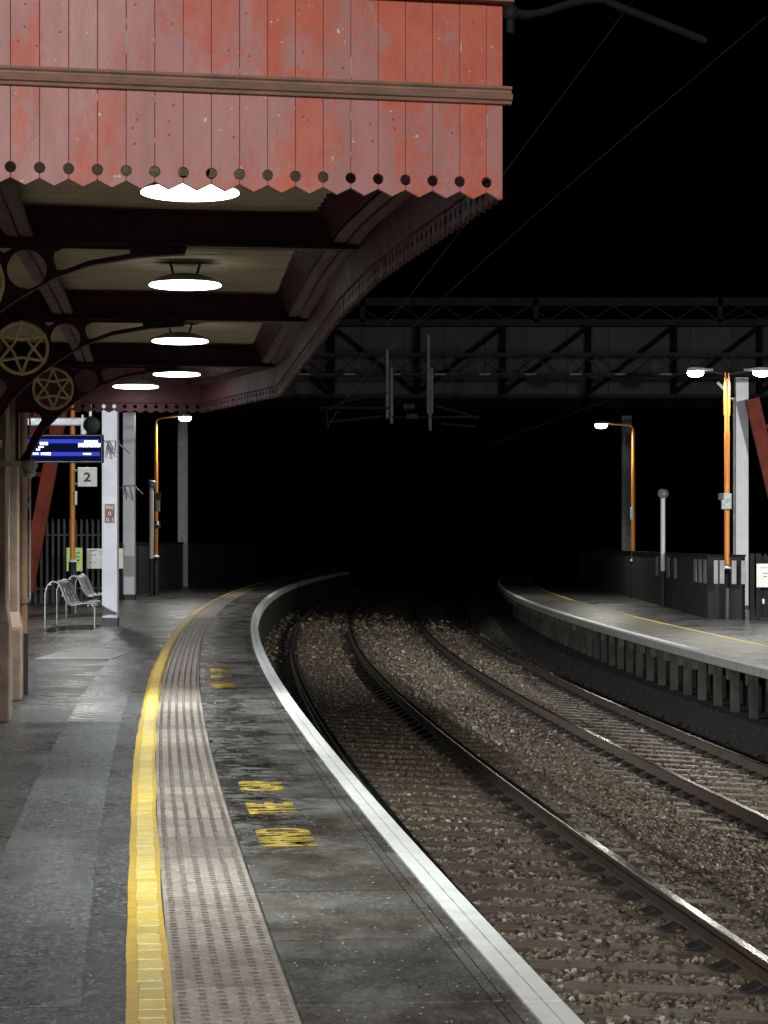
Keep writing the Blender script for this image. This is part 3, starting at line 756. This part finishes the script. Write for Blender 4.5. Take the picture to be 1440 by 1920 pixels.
# ------------------------------------------------------------------ lamp posts on the platforms
def post(label, base, h, heads, arm='short', group='orange lamp posts along the platforms', collar=1.1):
    o = thing('lamp_post', label, 'lamp post', base, 0, group)
    m = MB(); m.lathe([(.085, 0), (.085, collar-.02), (.07, collar)], (0, 0, 0), 16); m.build('post_sleeve', M['black'], o)
    m = MB(); m.lathe([(.098, collar-.012), (.098, collar+.01), (.06, collar+.05)], (0, 0, 0), 16); m.build('collar', M['whitepaint'], o)
    m = MB(); m.lathe([(.058, collar+.01), (.058, h*.74), (.062, h*.745), (.052, h*.76), (.048, h-.22), (.03, h-.15)], (0, 0, 0), 16)
    if len(heads) > 1:
        for sx in (-1, 1): m.lathe([(.03, h-.95), (.034, h-.9), (.034, h-.25), (.008, h-.02)], (sx*.034, 0, 0), 10)
        d = MB()
        for dx, dy in heads: d.bar((0, .03, h-.06), (dx*.85, dy*.85, h+.03), .035)
        d.build('arm', M['darkgrey'], o)
    for dx, dy in heads:
        if len(heads) > 1: continue
        L = math.hypot(dx, dy); ux, uy = dx/L, dy/L
        pts = [(0, 0, h-.28)]+[(ux*.16*(1-math.cos(q)), uy*.16*(1-math.cos(q)), h-.18+.16*math.sin(q)) for q in [i*math.pi/12 for i in range(7)]]+[(ux*(L-.2), uy*(L-.2), h+.02)]
        m.tube(pts, .026, 10)
    m.build('shaft', M['orange'], o)
    for dx, dy in heads:
        L = math.hypot(dx, dy); ux, uy = dx/L, dy/L
        A = frame((dx, dy, h+.015), (ux, uy, 0), (-uy, ux, 0))
        b = MB(); pr = [(-.30, .035), (-.22, .06), (0, .095), (.17, .10), (.25, .07), (.26, .05), (.2, .03)]
        vs = []; 
        for x_, w_ in pr:
            zt = .075 if -.2 < x_ < .24 else .045
            vs += [A@Vector((x_, -w_, 0)), A@Vector((x_, w_, 0)), A@Vector((x_, w_*.6, zt)), A@Vector((x_, -w_*.6, zt))]
        n = len(pr); b.add(vs, [(4*i+k, 4*i+(k+1) % 4, 4*i+4+(k+1) % 4, 4*i+4+k) for i in range(n-1) for k in range(4)]+[(0, 1, 2, 3), (4*n-4, 4*n-3, 4*n-2, 4*n-1)])
        hd = b.build('lantern', M['grey'], o)
        b = MB(); b.lathe([(.02, -.125), (.07, -.115), (.105, -.08), (.115, -.03), (.105, -.003)], (0, 0, 0), 20); 
        gl = b.build('lantern_glass', M['headglow'], hd); gl.matrix_local = A@Matrix.Translation((.08, 0, 0))@Matrix.Diagonal((1.55, 1, 1, 1))
        p_ = Vector(base)+A@Vector((.08, 0, -.16))
        light('lamp_post_or_unseen_light', p_, HEADW, .12, (1, .985, .90), spread=176)
    return o
HEADW = 150
B1 = at(136, 1147, 49.8); post('orange lamp post behind the departure screen, carrying the number two sign', (B1.x, 49.8, 0), 5.3, [(.1, .6)])
B2 = at(292.5, 1116, 65); post('orange lamp post behind the thin white post on the left platform', (B2.x, 65, 0), 5.08, [(.75, 0)])
B3 = at(1363, 1160, 49); post('twin lantern orange lamp post in front of the pale slatted fence on the opposite platform', (B3.x, 49, Z2), 5.33, [(-.60, 0), (.66, 0)])
B4 = at(1187.5, 1121, 67.7); post('single lantern orange lamp post in front of the dark far wall of the opposite platform', (B4.x, 67.7, Z2), 5.15, [(-.88, 0)])
# unseen lamps, two behind the camera: only their light reaches the picture
light('lamp_post_or_unseen_light', (-1.1, -.5, 5.0), 620, .25, (1, .98, .95), rot=(math.radians(30), 0, 0))
light('lamp_post_or_unseen_light', (.2, -9, 6.0), 1300, .25, (1, .98, .95), rot=(math.radians(48), 0, 0))
light('lamp_post_or_unseen_light', (7.9, 22, 5.0), 680, .25, (1, .97, .9))  # unseen fill, added to brighten the middle of the tracks
light('unseen_wall_lamp_light', (-9.0, 24.6, 3.0), 2300, .2, (.92, .95, 1), rot=(math.radians(58), 0, math.radians(-10)))
light('lamp_post_or_unseen_light', (11.2, 36, 4.6), 2000, .25, (.98, 1, .95), rot=(math.radians(70), math.radians(-6), 0))

# equipment boxes on the lamp posts
def gadget(name, label, cat, c, size, mat, extra=None):
    m = MB(); m.box((0, 0, 0), size); o = m.build(name, mat, None, bevel=.012); o.location = c; tag(o, label, cat)
    if extra: extra(o)
    return o
def cam_extra(o):
    m = MB(); m.box((-.14, -.12, .10), (.11, .12, .14)); m.build('lens_hood', M['black'], o, bevel=.01)
gadget('equipment_box', 'grey metal box with black corner clamped to the twin lantern post', 'equipment box', at(1362, 940, 48.85), (.22, .1, .34), M['grey'], cam_extra)
gadget('equipment_box', 'slim pale box strapped to the single lantern post opposite', 'equipment box', at(1184.5, 963, 67.5), (.07, .08, .36), M['signwhite'])
gadget('equipment_box', 'small cream tag box strapped below the number two sign', 'equipment box', at(142.5, 934, 49.7), (.05, .06, .30), M['signwhite'])
def box4(o):
    m = MB(); m.box((0, -.002, -.55), (.16, .06, .2)); pl = m.build('number_plate', M['black'], o)
    lettering('4', pl, M['signwhite'], (.1, .15), frame((-.01, -.037, -.52), (1, 0, 0), (0, 0, 1)))
    m = MB(); m.box((.02, -.02, .26), (.13, .09, .22)); m.build('upper_box', M['black'], o, bevel=.01)
gadget('equipment_box', 'grey control box with a number four plate on the far left lamp post', 'equipment box', at(296, 948, 64.85), (.12, .09, .34), M['grey'], box4)

# sign 2
c = at(164, 894.5, 49.5)
sg = thing('platform_sign', 'square off-white sign with a grey number 2 on the orange post', 'sign', c, 0)
m = MB(); m.box((0, 0, 0), (.42, .05, .42)); m.build('panel', M['signwhite'], sg, bevel=.012)
lettering('2', sg, M['signtext'], (.155, .20), frame((0, -.028, 0), (1, 0, 0), (0, 0, 1)))
m = MB()
for z in (-.145, .15): m.tube([(-.21, 0, z), (-.30, .02, z)], .012, 8); m.lathe([(.066, -.02), (.066, .02)], (-.325, .3, z), 14)
m.build('fixing_arm', M['grey'], sg)

# white posts with a round drum head
def drum_post(label, base, h, split, rz):
    o = thing('drum_post', label, 'white post', base, rz, 'white posts with round heads')
    m = MB(); m.lathe([(.055, 0), (.055, split)], (0, 0, 0), 14); m.build('lower_shaft', M['fence'], o)
    m = MB(); m.lathe([(.06, split), (.06, h-.2), (.05, h-.18)], (0, 0, 0), 14); m.build('upper_shaft', M['whitepaint'], o)
    A = frame((0, 0, h-.12), (0, 0, 1), (0, 1, 0), (-1, 0, 0))
    m = MB(); m.lathe([(.08, -.1), (.12, -.085), (.125, .06), (.10, .085), (.05, .09)], (0, 0, 0), 20); d = m.build('drum_head', M['grey'], o); d.matrix_local = A
    return o
q = at(284, 1118, 63.8); drum_post('thin white post with round head on the left platform beside the orange lamp post', (q.x, 63.8, 0), 3.25, 1.06, .6)
q = at(1243, 1138, 58.3); drum_post('white post with tilted round head on the opposite platform', (q.x, 58.3, Z2), 3.02, .92, .9)

# white steel columns
def column(label, base, h, w, extra=True):
    o = thing('steel_column', label, 'column', base, 0, 'off-white square columns')
    m = MB(); m.box((0, 0, h/2+.06), (w, w*.9, h-.12)); m.build('shaft', M['cream'], o, bevel=.012)
    m = MB(); m.box((0, 0, .07), (w*1.03, w*.93, .14)); m.build('base_band', M['black'], o)
    return o
q = at(207, 1172, 41.9); c1 = column('nearest off-white column with brown plate, standing by the steel benches', (q.x, 41.9, 0), 6.2, .285)
zs = EYE+(HZ-828)/F*41.9
m = MB()
def ties(m, z, w, y0):
    m.box((0, 0, z), (w+.03, w*.95, .05))
    for k in range(6):
        x = random.uniform(-w/2, w/2); m.bar((x, y0, z), (x+random.uniform(-.05, .16), y0-.06, z-random.uniform(.15, .42)), .011)
    m.bar((w/2, 0, z-.02), (w/2+.22, -.1, z-.22), .02); m.bar((-w/2, 0, z-.02), (-w/2-.14, -.1, z-.08), .016)
ties(m, zs, .285, -.15); m.build('strap', M['grey'], c1)
pz = EYE+(HZ-963)/F*41.9
m = MB(); m.box((0, -.139, pz), (.175, .012, .345)); pl = m.build('number_plate', M['signbrown'], c1)
for tx, dz, sz_ in (('EN', .115, (.13, .07)), ('0', 0, (.06, .075)), ('0.1', -.112, (.13, .075))):
    lettering(tx, pl, M['signwhite'], sz_, frame((0, -.148, pz+dz), (1, 0, 0), (0, 0, 1)))
q = at(242.5, 1124, 60.3); c2 = column('second off-white column with tied cable straps, behind the first', (q.x, 60.3, 0), 6.6, .31)
m = MB(); ties(m, EYE+(HZ-911)/F*60.3, .31, -.15); m.build('strap', M['grey'], c2)
q = at(1390, 1043, 57); c3 = column('bright off-white column rising behind the opposite fence', (q.x, 57, -.2), 5.9, .32)
m = MB(); m.tube([(-.19, -.05, 0), (-.19, -.05, 5.3)], .03, 8); m.build('conduit', M['grey'], c3)
m = MB(); m.bar((-.16, 0, 5.25), (-.6, 0, 5.72), .07); m.build('strut', M['cream'], c3)

# steel benches
def bench(label, loc):
    o = thing('steel_bench', label, 'bench', loc, math.radians(3.2), 'stainless steel benches on the left platform')
    L = 2.4
    P = [(-.30, .62), (-.285, .70), (-.25, .775), (-.19, .82), (-.12, .82), (-.06, .775), (-.03, .71), (.01, .60), (.06, .49), (.10, .43), (.15, .40), (.22, .405), (.32, .425), (.42, .44), (.50, .43), (.545, .39)]
    th = .012
    def sheet(n0, P=P):
        m = MB(); seats = 4; w = L/seats
        for k in range(seats):
            y0, y1 = k*w+.03, (k+1)*w-.03; vs = []
            for x, z in P: vs += [(x, y0, z), (x, y1, z), (x, y1, z-th), (x, y0, z-th)]
            n = len(P); m.add(vs, [(4*i+a, 4*i+(a+1) % 4, 4*i+4+(a+1) % 4, 4*i+4+a) for i in range(n-1) for a in range(4)]+[(0, 1, 2, 3), (4*n-4, 4*n-3, 4*n-2, 4*n-1)], 0, True)
        return m.build(n0, M['sheet'], o)
    sheet('seat', P[2:])
    for y in (0, L):
        m = MB(); m.tube([(-.31, y, 0), (-.31, y, .62)]+[(x, y, z+.004) for x, z in P[1:-1]]+[(.56, y, .36), (.565, y, .3), (.565, y, 0)], .019, 10); m.build('frame', M['steel'], o)
    m = MB()
    for x, z in ((.0, .60), (.45, .42), (-.22, .79)): m.tube([(x, 0, z-.02), (x, L, z-.02)], .014, 8)
    m.build('cross_tube', M['steel'], o); return o
bench('near steel bench, its curved back and legs beside the nearest column', (-5.70, 40.4, 0))
bench('rear steel bench partly hidden behind the nearest off-white column', (-6.22, 46.8, 0))

# departure screen on its bracket
q = at(112, 841, 36.0)
sc = thing('departure_screen', 'glowing blue departure screen hanging beside the stone pier', 'departure screen', q, 0)
m = MB(); m.box((-.02, .09, 0), (1.40, .16, .45)); m.build('casing', M['black'], sc, bevel=.015)
m = MB(); m.box((-.02, .006, 0), (1.35, .006, .40)); m.build('display', M['scr_bg'], sc)
px = 36.0/F
def rect(m, u0, v0, u1, v1, dep): m.box((((u0+u1)/2-112)*px, dep, (841-(v0+v1)/2)*px), ((u1-u0)*px, .004, (v1-v0)*px))
m = MB(); rect(m, 40, 823.5, 186, 831, -.001); rect(m, 40, 847.5, 187, 855, -.001); m.build('blue_bar', M['scr_bar'], sc)
m = MB()
def blob(u0, v0, u1, v1):
    u = u0
    while u < u1-1: rect(m, u, v0, min(u+random.uniform(2.2, 3.6), u1), v1-random.uniform(0, .5), -.006); u += 3.9
for r_ in ((62, 823, 71, 830), (75, 829, 90, 834.5), (72, 837, 82, 839.5), (68, 841.5, 76, 844.5), (147, 831, 188, 838.5), (158, 826, 183, 830), (62, 849, 73, 852.5), (77, 848.5, 95, 853.5), (156, 849.5, 172, 853)): blob(*r_)
m.build('text_block', M['scr_txt'], sc)
m = MB(); m.box((-.30, .12, .43), (1.45, .12, .13)); m.box((.37, .12, .31), (.10, .12, .22)); m.box((-.6, .12, .31), (.10, .12, .22)); m.build('bracket', M['grey'], sc, bevel=.02)
ls = at(169, 797, 35.7)
sp_ = thing('loudspeaker', 'round grey loudspeaker beside the departure screen bracket', 'loudspeaker', ls)
m = MB(); m.lathe([(.03, -.13), (.09, -.10), (.125, .02), (.14, .09), (.13, .10), (.10, .06), (.02, .05)], (0, 0, 0), 20); d = m.build('horn', M['darkgrey'], sp_); d.matrix_local = frame((0, 0, 0), (1, .5, 0), (0, 0, 1))
m = MB(); m.bar((0, .05, 0), (0, .05, .45), .04); m.bar((-.12, .02, -.1), (-.12, .02, .16), .03); m.build('yoke', M['grey'], sp_)

# back fences of the left platform
def palisade(label, a, b, h, n, cat='fence', parts=True):
    a = Vector(a); b = Vector(b); o = thing('palisade_fence', label, cat, a); d = b-a
    m = MB()
    for k in range(n):
        p = d*(k/(n-1)); m.bar(p, p+Vector((0, 0, h-.1)), .07, .02, up=d.normalized().cross(Vector((0, 0, 1)))); 
        m.bar(p+Vector((0, 0, h-.1)), p+Vector((0, 0, h)), .035, .02)
    m.build('pale', M['palisade'], o)
    m = MB()
    for z in (.35, h-.4): m.bar(Vector((0, .06, z)), d+Vector((0, .06, z)), .04, .05)
    m.build('rail', M['palisade'], o); return o
palisade('grey spiked palisade fence behind the benches with posters on it', (-10.4, 55.5, 0), (-7.05, 58.5, 0), 2.1, 27)
fr = thing('boundary_wall', 'dark panelled boundary wall at the back of the left platform', 'wall', (-7.0, 58.6, 0))
m = MB(); pts = [(-7.0, 58.6), (-7.05, 66), (-6.95, 76), (-6.6, 90), (-5.9, 106)]
for (x0, y0), (x1, y1) in zip(pts[:-1], pts[1:]): m.bar((x0+7.0, y0-58.6, .73), (x1+7.0, y1-58.6, .73), .08, 1.48)
m.build('panel', M['fence'], fr)
m = MB()
for (x0, y0), (x1, y1) in zip(pts[:-1], pts[1:]): m.bar((x0+7.0, y0-58.6, 1.49), (x1+7.0, y1-58.6, 1.49), .13, .05)
m.build('coping', M['darkgrey'], fr)
def poster(name, label, u0, v0, u1, v1, Y, mat, marks):
    a = at(u0, v0, Y); b = at(u1, v1, Y); c = (a+b)/2
    m = MB(); m.box((0, 0, 0), (b.x-a.x, .02, a.z-b.z)); o = m.build(name, mat); o.location = c; tag(o, label, 'sign')
    m = MB(); s = Y/F
    for x0, y0, x1, y1 in marks: m.box((((x0+x1)/2-(u0+u1)/2)*s, -.013, ((v0+v1)/2-(y0+y1)/2)*s), ((x1-x0)*s, .004, (y1-y0)*s))
    m.build('print', M['signtext'] if mat is not M['signwhite'] else M['slat'], o); return o
poster('notice_board', 'lime green notice on the palisade behind the orange lamp post', 125, 1027, 154.5, 1071, 55.0, M['signgreen'], [(142, 1036, 146, 1038), (146, 1035, 150, 1037), (133, 1043, 150, 1045), (139, 1049, 149, 1052)])
poster('notice_board', 'wide white notice board on the palisade behind the off-white columns', 163, 1028.5, 231, 1066, 56.2, M['signwhite'], [(168, 1031, 182, 1033), (168, 1040, 180, 1041.5), (185, 1033, 196, 1034), (185, 1038, 194, 1039), (168, 1054, 173, 1056), (176, 1054, 180, 1056)])

# opposite side fences
fo = thing('slatted_fence', 'dark panel fence with pale slats along its upper half on the opposite platform', 'fence', (7.05, 49.3, Z2))
fp = [(7.05, 49.4), (7.12, 53.1), (7.27, 59.3), (7.4, 67.7), (7.6, 78), (8.2, 95)]
def fl(y):
    for (x0, y0), (x1, y1) in zip(fp[:-1], fp[1:]):
        if y0 <= y <= y1: return x0+(x1-x0)*(y-y0)/(y1-y0)
m = MB(); m2 = MB()
def slat(c, sz):
    b = MB(); b.box(c, sz); b.build('slat', M['slat'], fo, bevel=.004)
for (x0, y0), (x1, y1) in zip(fp[:-1], fp[1:]):
    m.bar((x0-7.05, y0-49.3, .68), (x1-7.05, y1-49.3, .68), .06, 1.36); m2.bar((x0-7.05, y0-49.3, 1.375), (x1-7.05, y1-49.3, 1.375), .12, .04)
m.bar((0, .1, .68), (.66, -.55, .68), .06, 1.36); m2.bar((0, .1, 1.375), (.66, -.55, 1.375), .12, .04)
m.build('panel', M['fence'], fo); m2.build('top_rail', M['darkgrey'], fo)
for u, Y in ((1270.5, 57.6), (1281.5, 55.9), (1245, 60.5)):
    q = at(u, 1060, Y); slat((fl(Y)-7.05-.04, Y-49.3, 1.02), (.02, .42, .5))
for u in (1311, 1321, 1332): 
    Y = {1311: 51.6, 1321: 50.7, 1332: 49.8}[u]; slat((fl(Y)-7.05-.04, Y-49.3, 1.02), (.02, .40, .52))
for u in (1343, 1354, 1376.5, 1394.5):
    Y = 49.0-(u-1336)*.0082; q = at(u, 1073, Y-.08); slat((q.x-7.05, Y-49.3-.06+.0, 1.02), (.10, .015, .5))
m = MB()
for u in (1410, 1421): q = at(u, 1100, 48.4); m.box((q.x-7.05, -.9, .70), (.09, .09, 1.44))
m.build('end_post', M['darkgrey'], fo)
ga = at(1430, 1105, 48.5)
gt = thing('platform_gate', 'dark boarded gate with spiked top at the right end of the slatted fence', 'gate', (at(1416, 1100, 48.5).x, 48.5, Z2))
m = MB()
for k in range(14): m.box((.10+k*.12, 0, .70), (.11, .03, 1.30)); m.add([(.045+k*.12, -.015, 1.35), (.155+k*.12, -.015, 1.35), (.155+k*.12, .015, 1.35), (.045+k*.12, .015, 1.35), (.1+k*.12, 0, 1.44)], [(0, 1, 4), (1, 2, 4), (2, 3, 4), (3, 0, 4), (3, 2, 1, 0)])
m.build('board', M['darkgrey'], gt)
m = MB(); m.lathe([(.01, -.06), (.03, -.04), (.03, .04), (.01, .06)], (.165, -.04, .40), 10); m.build('handle', M['signwhite'], gt)
poster('notice_board', 'white notice on the dark gate at the right of the opposite platform', 1418.5, 1057, 1452, 1101, 48.3, M['signwhite'], [(1424, 1064, 1440, 1065), (1430, 1074, 1440, 1076), (1431, 1080, 1438, 1082)])

# ------------------------------------------------------------------ footbridge
YB = 57.0; s = YB/F
fb = thing('footbridge', 'dark grey panelled truss footbridge crossing over both tracks', 'footbridge', (0, YB, 0))
xL, xR = -16.0, 18.0
def zv(v): return EYE+(HZ-v)*s
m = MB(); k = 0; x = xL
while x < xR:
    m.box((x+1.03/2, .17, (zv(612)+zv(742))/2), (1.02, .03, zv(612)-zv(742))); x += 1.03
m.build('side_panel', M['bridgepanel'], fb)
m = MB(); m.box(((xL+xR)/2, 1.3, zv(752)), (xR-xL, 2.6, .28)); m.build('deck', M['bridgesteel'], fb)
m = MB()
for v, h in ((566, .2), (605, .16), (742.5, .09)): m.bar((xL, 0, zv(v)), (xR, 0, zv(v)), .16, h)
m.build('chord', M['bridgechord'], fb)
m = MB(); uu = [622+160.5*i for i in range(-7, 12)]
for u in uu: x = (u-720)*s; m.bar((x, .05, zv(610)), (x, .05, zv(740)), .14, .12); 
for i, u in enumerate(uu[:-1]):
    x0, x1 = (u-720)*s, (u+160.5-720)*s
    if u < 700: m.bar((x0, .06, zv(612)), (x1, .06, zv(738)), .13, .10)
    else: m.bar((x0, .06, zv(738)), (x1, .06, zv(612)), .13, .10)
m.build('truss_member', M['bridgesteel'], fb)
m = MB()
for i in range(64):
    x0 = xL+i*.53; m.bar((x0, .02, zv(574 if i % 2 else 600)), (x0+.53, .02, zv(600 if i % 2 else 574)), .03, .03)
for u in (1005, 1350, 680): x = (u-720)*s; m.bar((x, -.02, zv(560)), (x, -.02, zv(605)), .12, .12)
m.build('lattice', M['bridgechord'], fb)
for sx, u0, u1, lb in ((-1, 118, 50, 'red inclined steel trestle leg of the footbridge behind the departure screen'), (1, 1398, 1460, 'red inclined steel trestle leg of the footbridge at the right edge of the view')):
    o = thing('trestle_leg', lb, 'bridge support', at(u1, 1100, 56.0), 0, 'red steel legs under the footbridge'); base = Vector(o.location)
    a = at(u0 if sx < 0 else 1410, 748, 56.0)-base; b_ = at(u1 if sx < 0 else 1495, 1110, 56.0)-base
    m = MB(); m.bar(a, b_, .34, .16, up=(0, 1, 0)); m.build('leg', M['redsteel'], o)
    a2 = a+Vector((-sx*.35+sx*1.15, .6, 0)); 
    m = MB(); m.bar(a+Vector((sx*.62*1, .35, .0)), b_+Vector((sx*.5, .35, 0)), .2, .14, up=(0, 1, 0)); m.build('rear_leg', M['redsteel'], o)
    m = MB()
    for f in (.15, .4, .65, .9): p = a.lerp(b_, f); m.bar(p+Vector((0, .05, 0)), p+Vector((sx*.6, .35, .12)), .1, .1)
    m.build('tie_bar', M['redsteel'], o)

# ------------------------------------------------------------------ overhead line equipment
YO = 52.0; so = YO/F
pb = thing('catenary_gantry', 'grey lattice gantry carrying overhead line arms across the tracks', 'overhead line gantry', (0, YO, 0))
def zo(v): return EYE+(HZ-v)*so
m = MB(); xa, xb = -9.5, 10.3
for v in (664, 702): m.bar((xa, 0, zo(v)), (xb, 0, zo(v)), .07, .06); m.bar((xa, .5, zo(v)), (xb, .5, zo(v)), .07, .06)
i = 0; x = xa
while x < xb-.3:
    m.bar((x, 0, zo(664 if i % 2 else 702)), (x+.56, 0, zo(702 if i % 2 else 664)), .03, .03); x += .56; i += 1
m.build('boom', M['bridgechord'], pb)
m = MB()
for k in range(12): m.box((-4.9+k*1.03, -.04, zo(702)), (.26, .02, .035))
m.build('cleat', M['gantrygrey'], pb)
for x in (xa, xb):
    m = MB(); m.box((x, .25, 3.0), (.3, .3, 9.0)); m.build('mast', M['bridgechord'], pb)
m = MB()
for u, v0, v1 in ((726, 655, 785), (734, 690, 795), (803, 628, 775), (809, 690, 775), (806, 775, 808)):
    x = (u-720)*so; m.tube([(x, -.1, zo(v0)), (x, -.1, zo(v1))], .042, 8)
m.build('drop_tube', M['gantrygrey'], pb)
m = MB()
def seg(u0, v0, u1, v1, r=.028): m.tube([((u0-720)*so, -.15, zo(v0)), ((u1-720)*so, -.15, zo(v1))], r, 7)
seg(597, 765, 730, 766); seg(616, 792, 718, 781); seg(616, 770, 640, 755); seg(640, 755, 726, 737); seg(612, 770, 614, 800, .02)
seg(808, 783, 900, 782); seg(816, 762, 870, 776); seg(870, 776, 895, 785); seg(828, 795, 892, 801); seg(735, 783, 800, 783, .02)
m.build('registration_arm', M['bridgechord'], pb)
m = MB()
for u, v in ((766, 763), (772, 781)):
    for k in range(6): m.lathe([(.03, -.02), (.075, 0), (.03, .02)], ((u-8+k*3.4-720)*so, -.15, zo(v)), 10, 0, Matrix.Rotation(math.pi/2, 4, 'Y'))
m.build('insulator', M['gantrygrey'], pb)
def wire(label, t, z, sag, r=.003):
    m = MB(); pts = []
    for i in range(60):
        y = 4+i*1.75; x, yy = curve1(y, t); ph = ((y-YO) % 45)/45
        pts.append((x, yy, z-sag*4*ph*(1-ph)))
    m.tube(pts, r, 6); o = m.build('overhead_wire', M['wire']); tag(o, label, 'overhead wire', 'overhead wires above the tracks')
wire('lower contact wire above the nearer track', 1.45, 3.95, .05)
wire('upper catenary wire above the nearer track', 1.45, 5.05, .8)
wire('lower contact wire above the farther track', 5.17, 3.70, .05)
wire('upper catenary wire above the farther track', 5.17, 4.85, .8)
# overhead masts far along each platform
for lb, u, Y, v1, v0 in (('tall grey steel mast rising behind the boundary wall, left', 343, 78, 740, 1045), ('tall grey steel mast behind the single lantern lamp post, opposite', 1175, 80, 780, 1060)):
    a = at(u, v0, Y); b_ = at(u, v1, Y); o = thing('overhead_mast', lb, 'mast', (a.x, Y, -.2), 0, 'tall overhead line masts')
    h = b_.z+.2; m = MB(); m.box((0, -.14, h/2), (.32, .02, h)); m.box((0, .14, h/2), (.32, .02, h)); m.box((0, 0, h/2), (.02, .26, h)); m.build('shaft', M['grey'], o)
    m = MB(); m.box((0, 0, .1), (.5, .5, .2)); m.build('base_plate', M['darkgrey'], o)
# bent tube at the canopy corner
YR = 9.4
o = thing('bent_arm', 'bent grey steel tube arm reaching out from the canopy corner into the night', 'steel arm', at(957, 60, YR))
b0 = Vector(o.location)
m = MB(); P = [(985, 29), (1020, 22), (1060, 9), (1100, 0), (1130, -1), (1160, 12), (1240, 43), (1322, 76)]
m.tube([at(u, v, YR+.5*(u-960)/360)-b0 for u, v in P], .016, 12); m.build('tube', M['darkgrey'], o)
m = MB(); m.tube([at(957, -60, YR)-b0, at(957, 62, YR)-b0], .018, 10); m.tube([at(957, 24, YR)-b0, at(990, 28, YR+.04)-b0], .02, 10); m.lathe([(.02, -.03), (.032, -.02), (.032, .02), (.02, .03)], at(957, 24, YR)-b0, 12)
m.tube([at(957, -60, YR)-b0, at(900, -70, 8.9)-b0, Vector((at(900, -70, 8.9).x-.02, 8.75, ZTOP-.05))-b0], .018, 8)
m.build('clamp', M['darkgrey'], o)

# ------------------------------------------------------------------ world and camera
wd_ = bpy.data.worlds.new('World'); S.world = wd_; wd_.use_nodes = True
bg = wd_.node_tree.nodes['Background']
sky = wd_.node_tree.nodes.new('ShaderNodeTexSky'); sky.sky_type = 'NISHITA'; sky.sun_disc = False
sky.sun_elevation = math.radians(-9); sky.sun_rotation = math.radians(200)
wd_.node_tree.links.new(sky.outputs[0], bg.inputs[0]); bg.inputs[1].default_value = .004
cam = bpy.data.cameras.new('Camera'); cam.sensor_fit = 'VERTICAL'; cam.sensor_height = 24; cam.lens = F/1920*24
cam.shift_y = (HZ-960)/1920; cam.clip_end = 2000; cam.clip_start = .05
co_ = bpy.data.objects.new('Camera', cam); COL.objects.link(co_); co_.location = (0, 0, EYE); co_.rotation_euler = (math.pi/2, 0, 0)
S.camera = co_
S.view_settings.view_transform = 'Standard'; S.view_settings.look = 'None'; S.view_settings.exposure = 0; S.view_settings.gamma = 1
S.cycles.max_bounces = 5; S.cycles.sample_clamp_indirect = 4
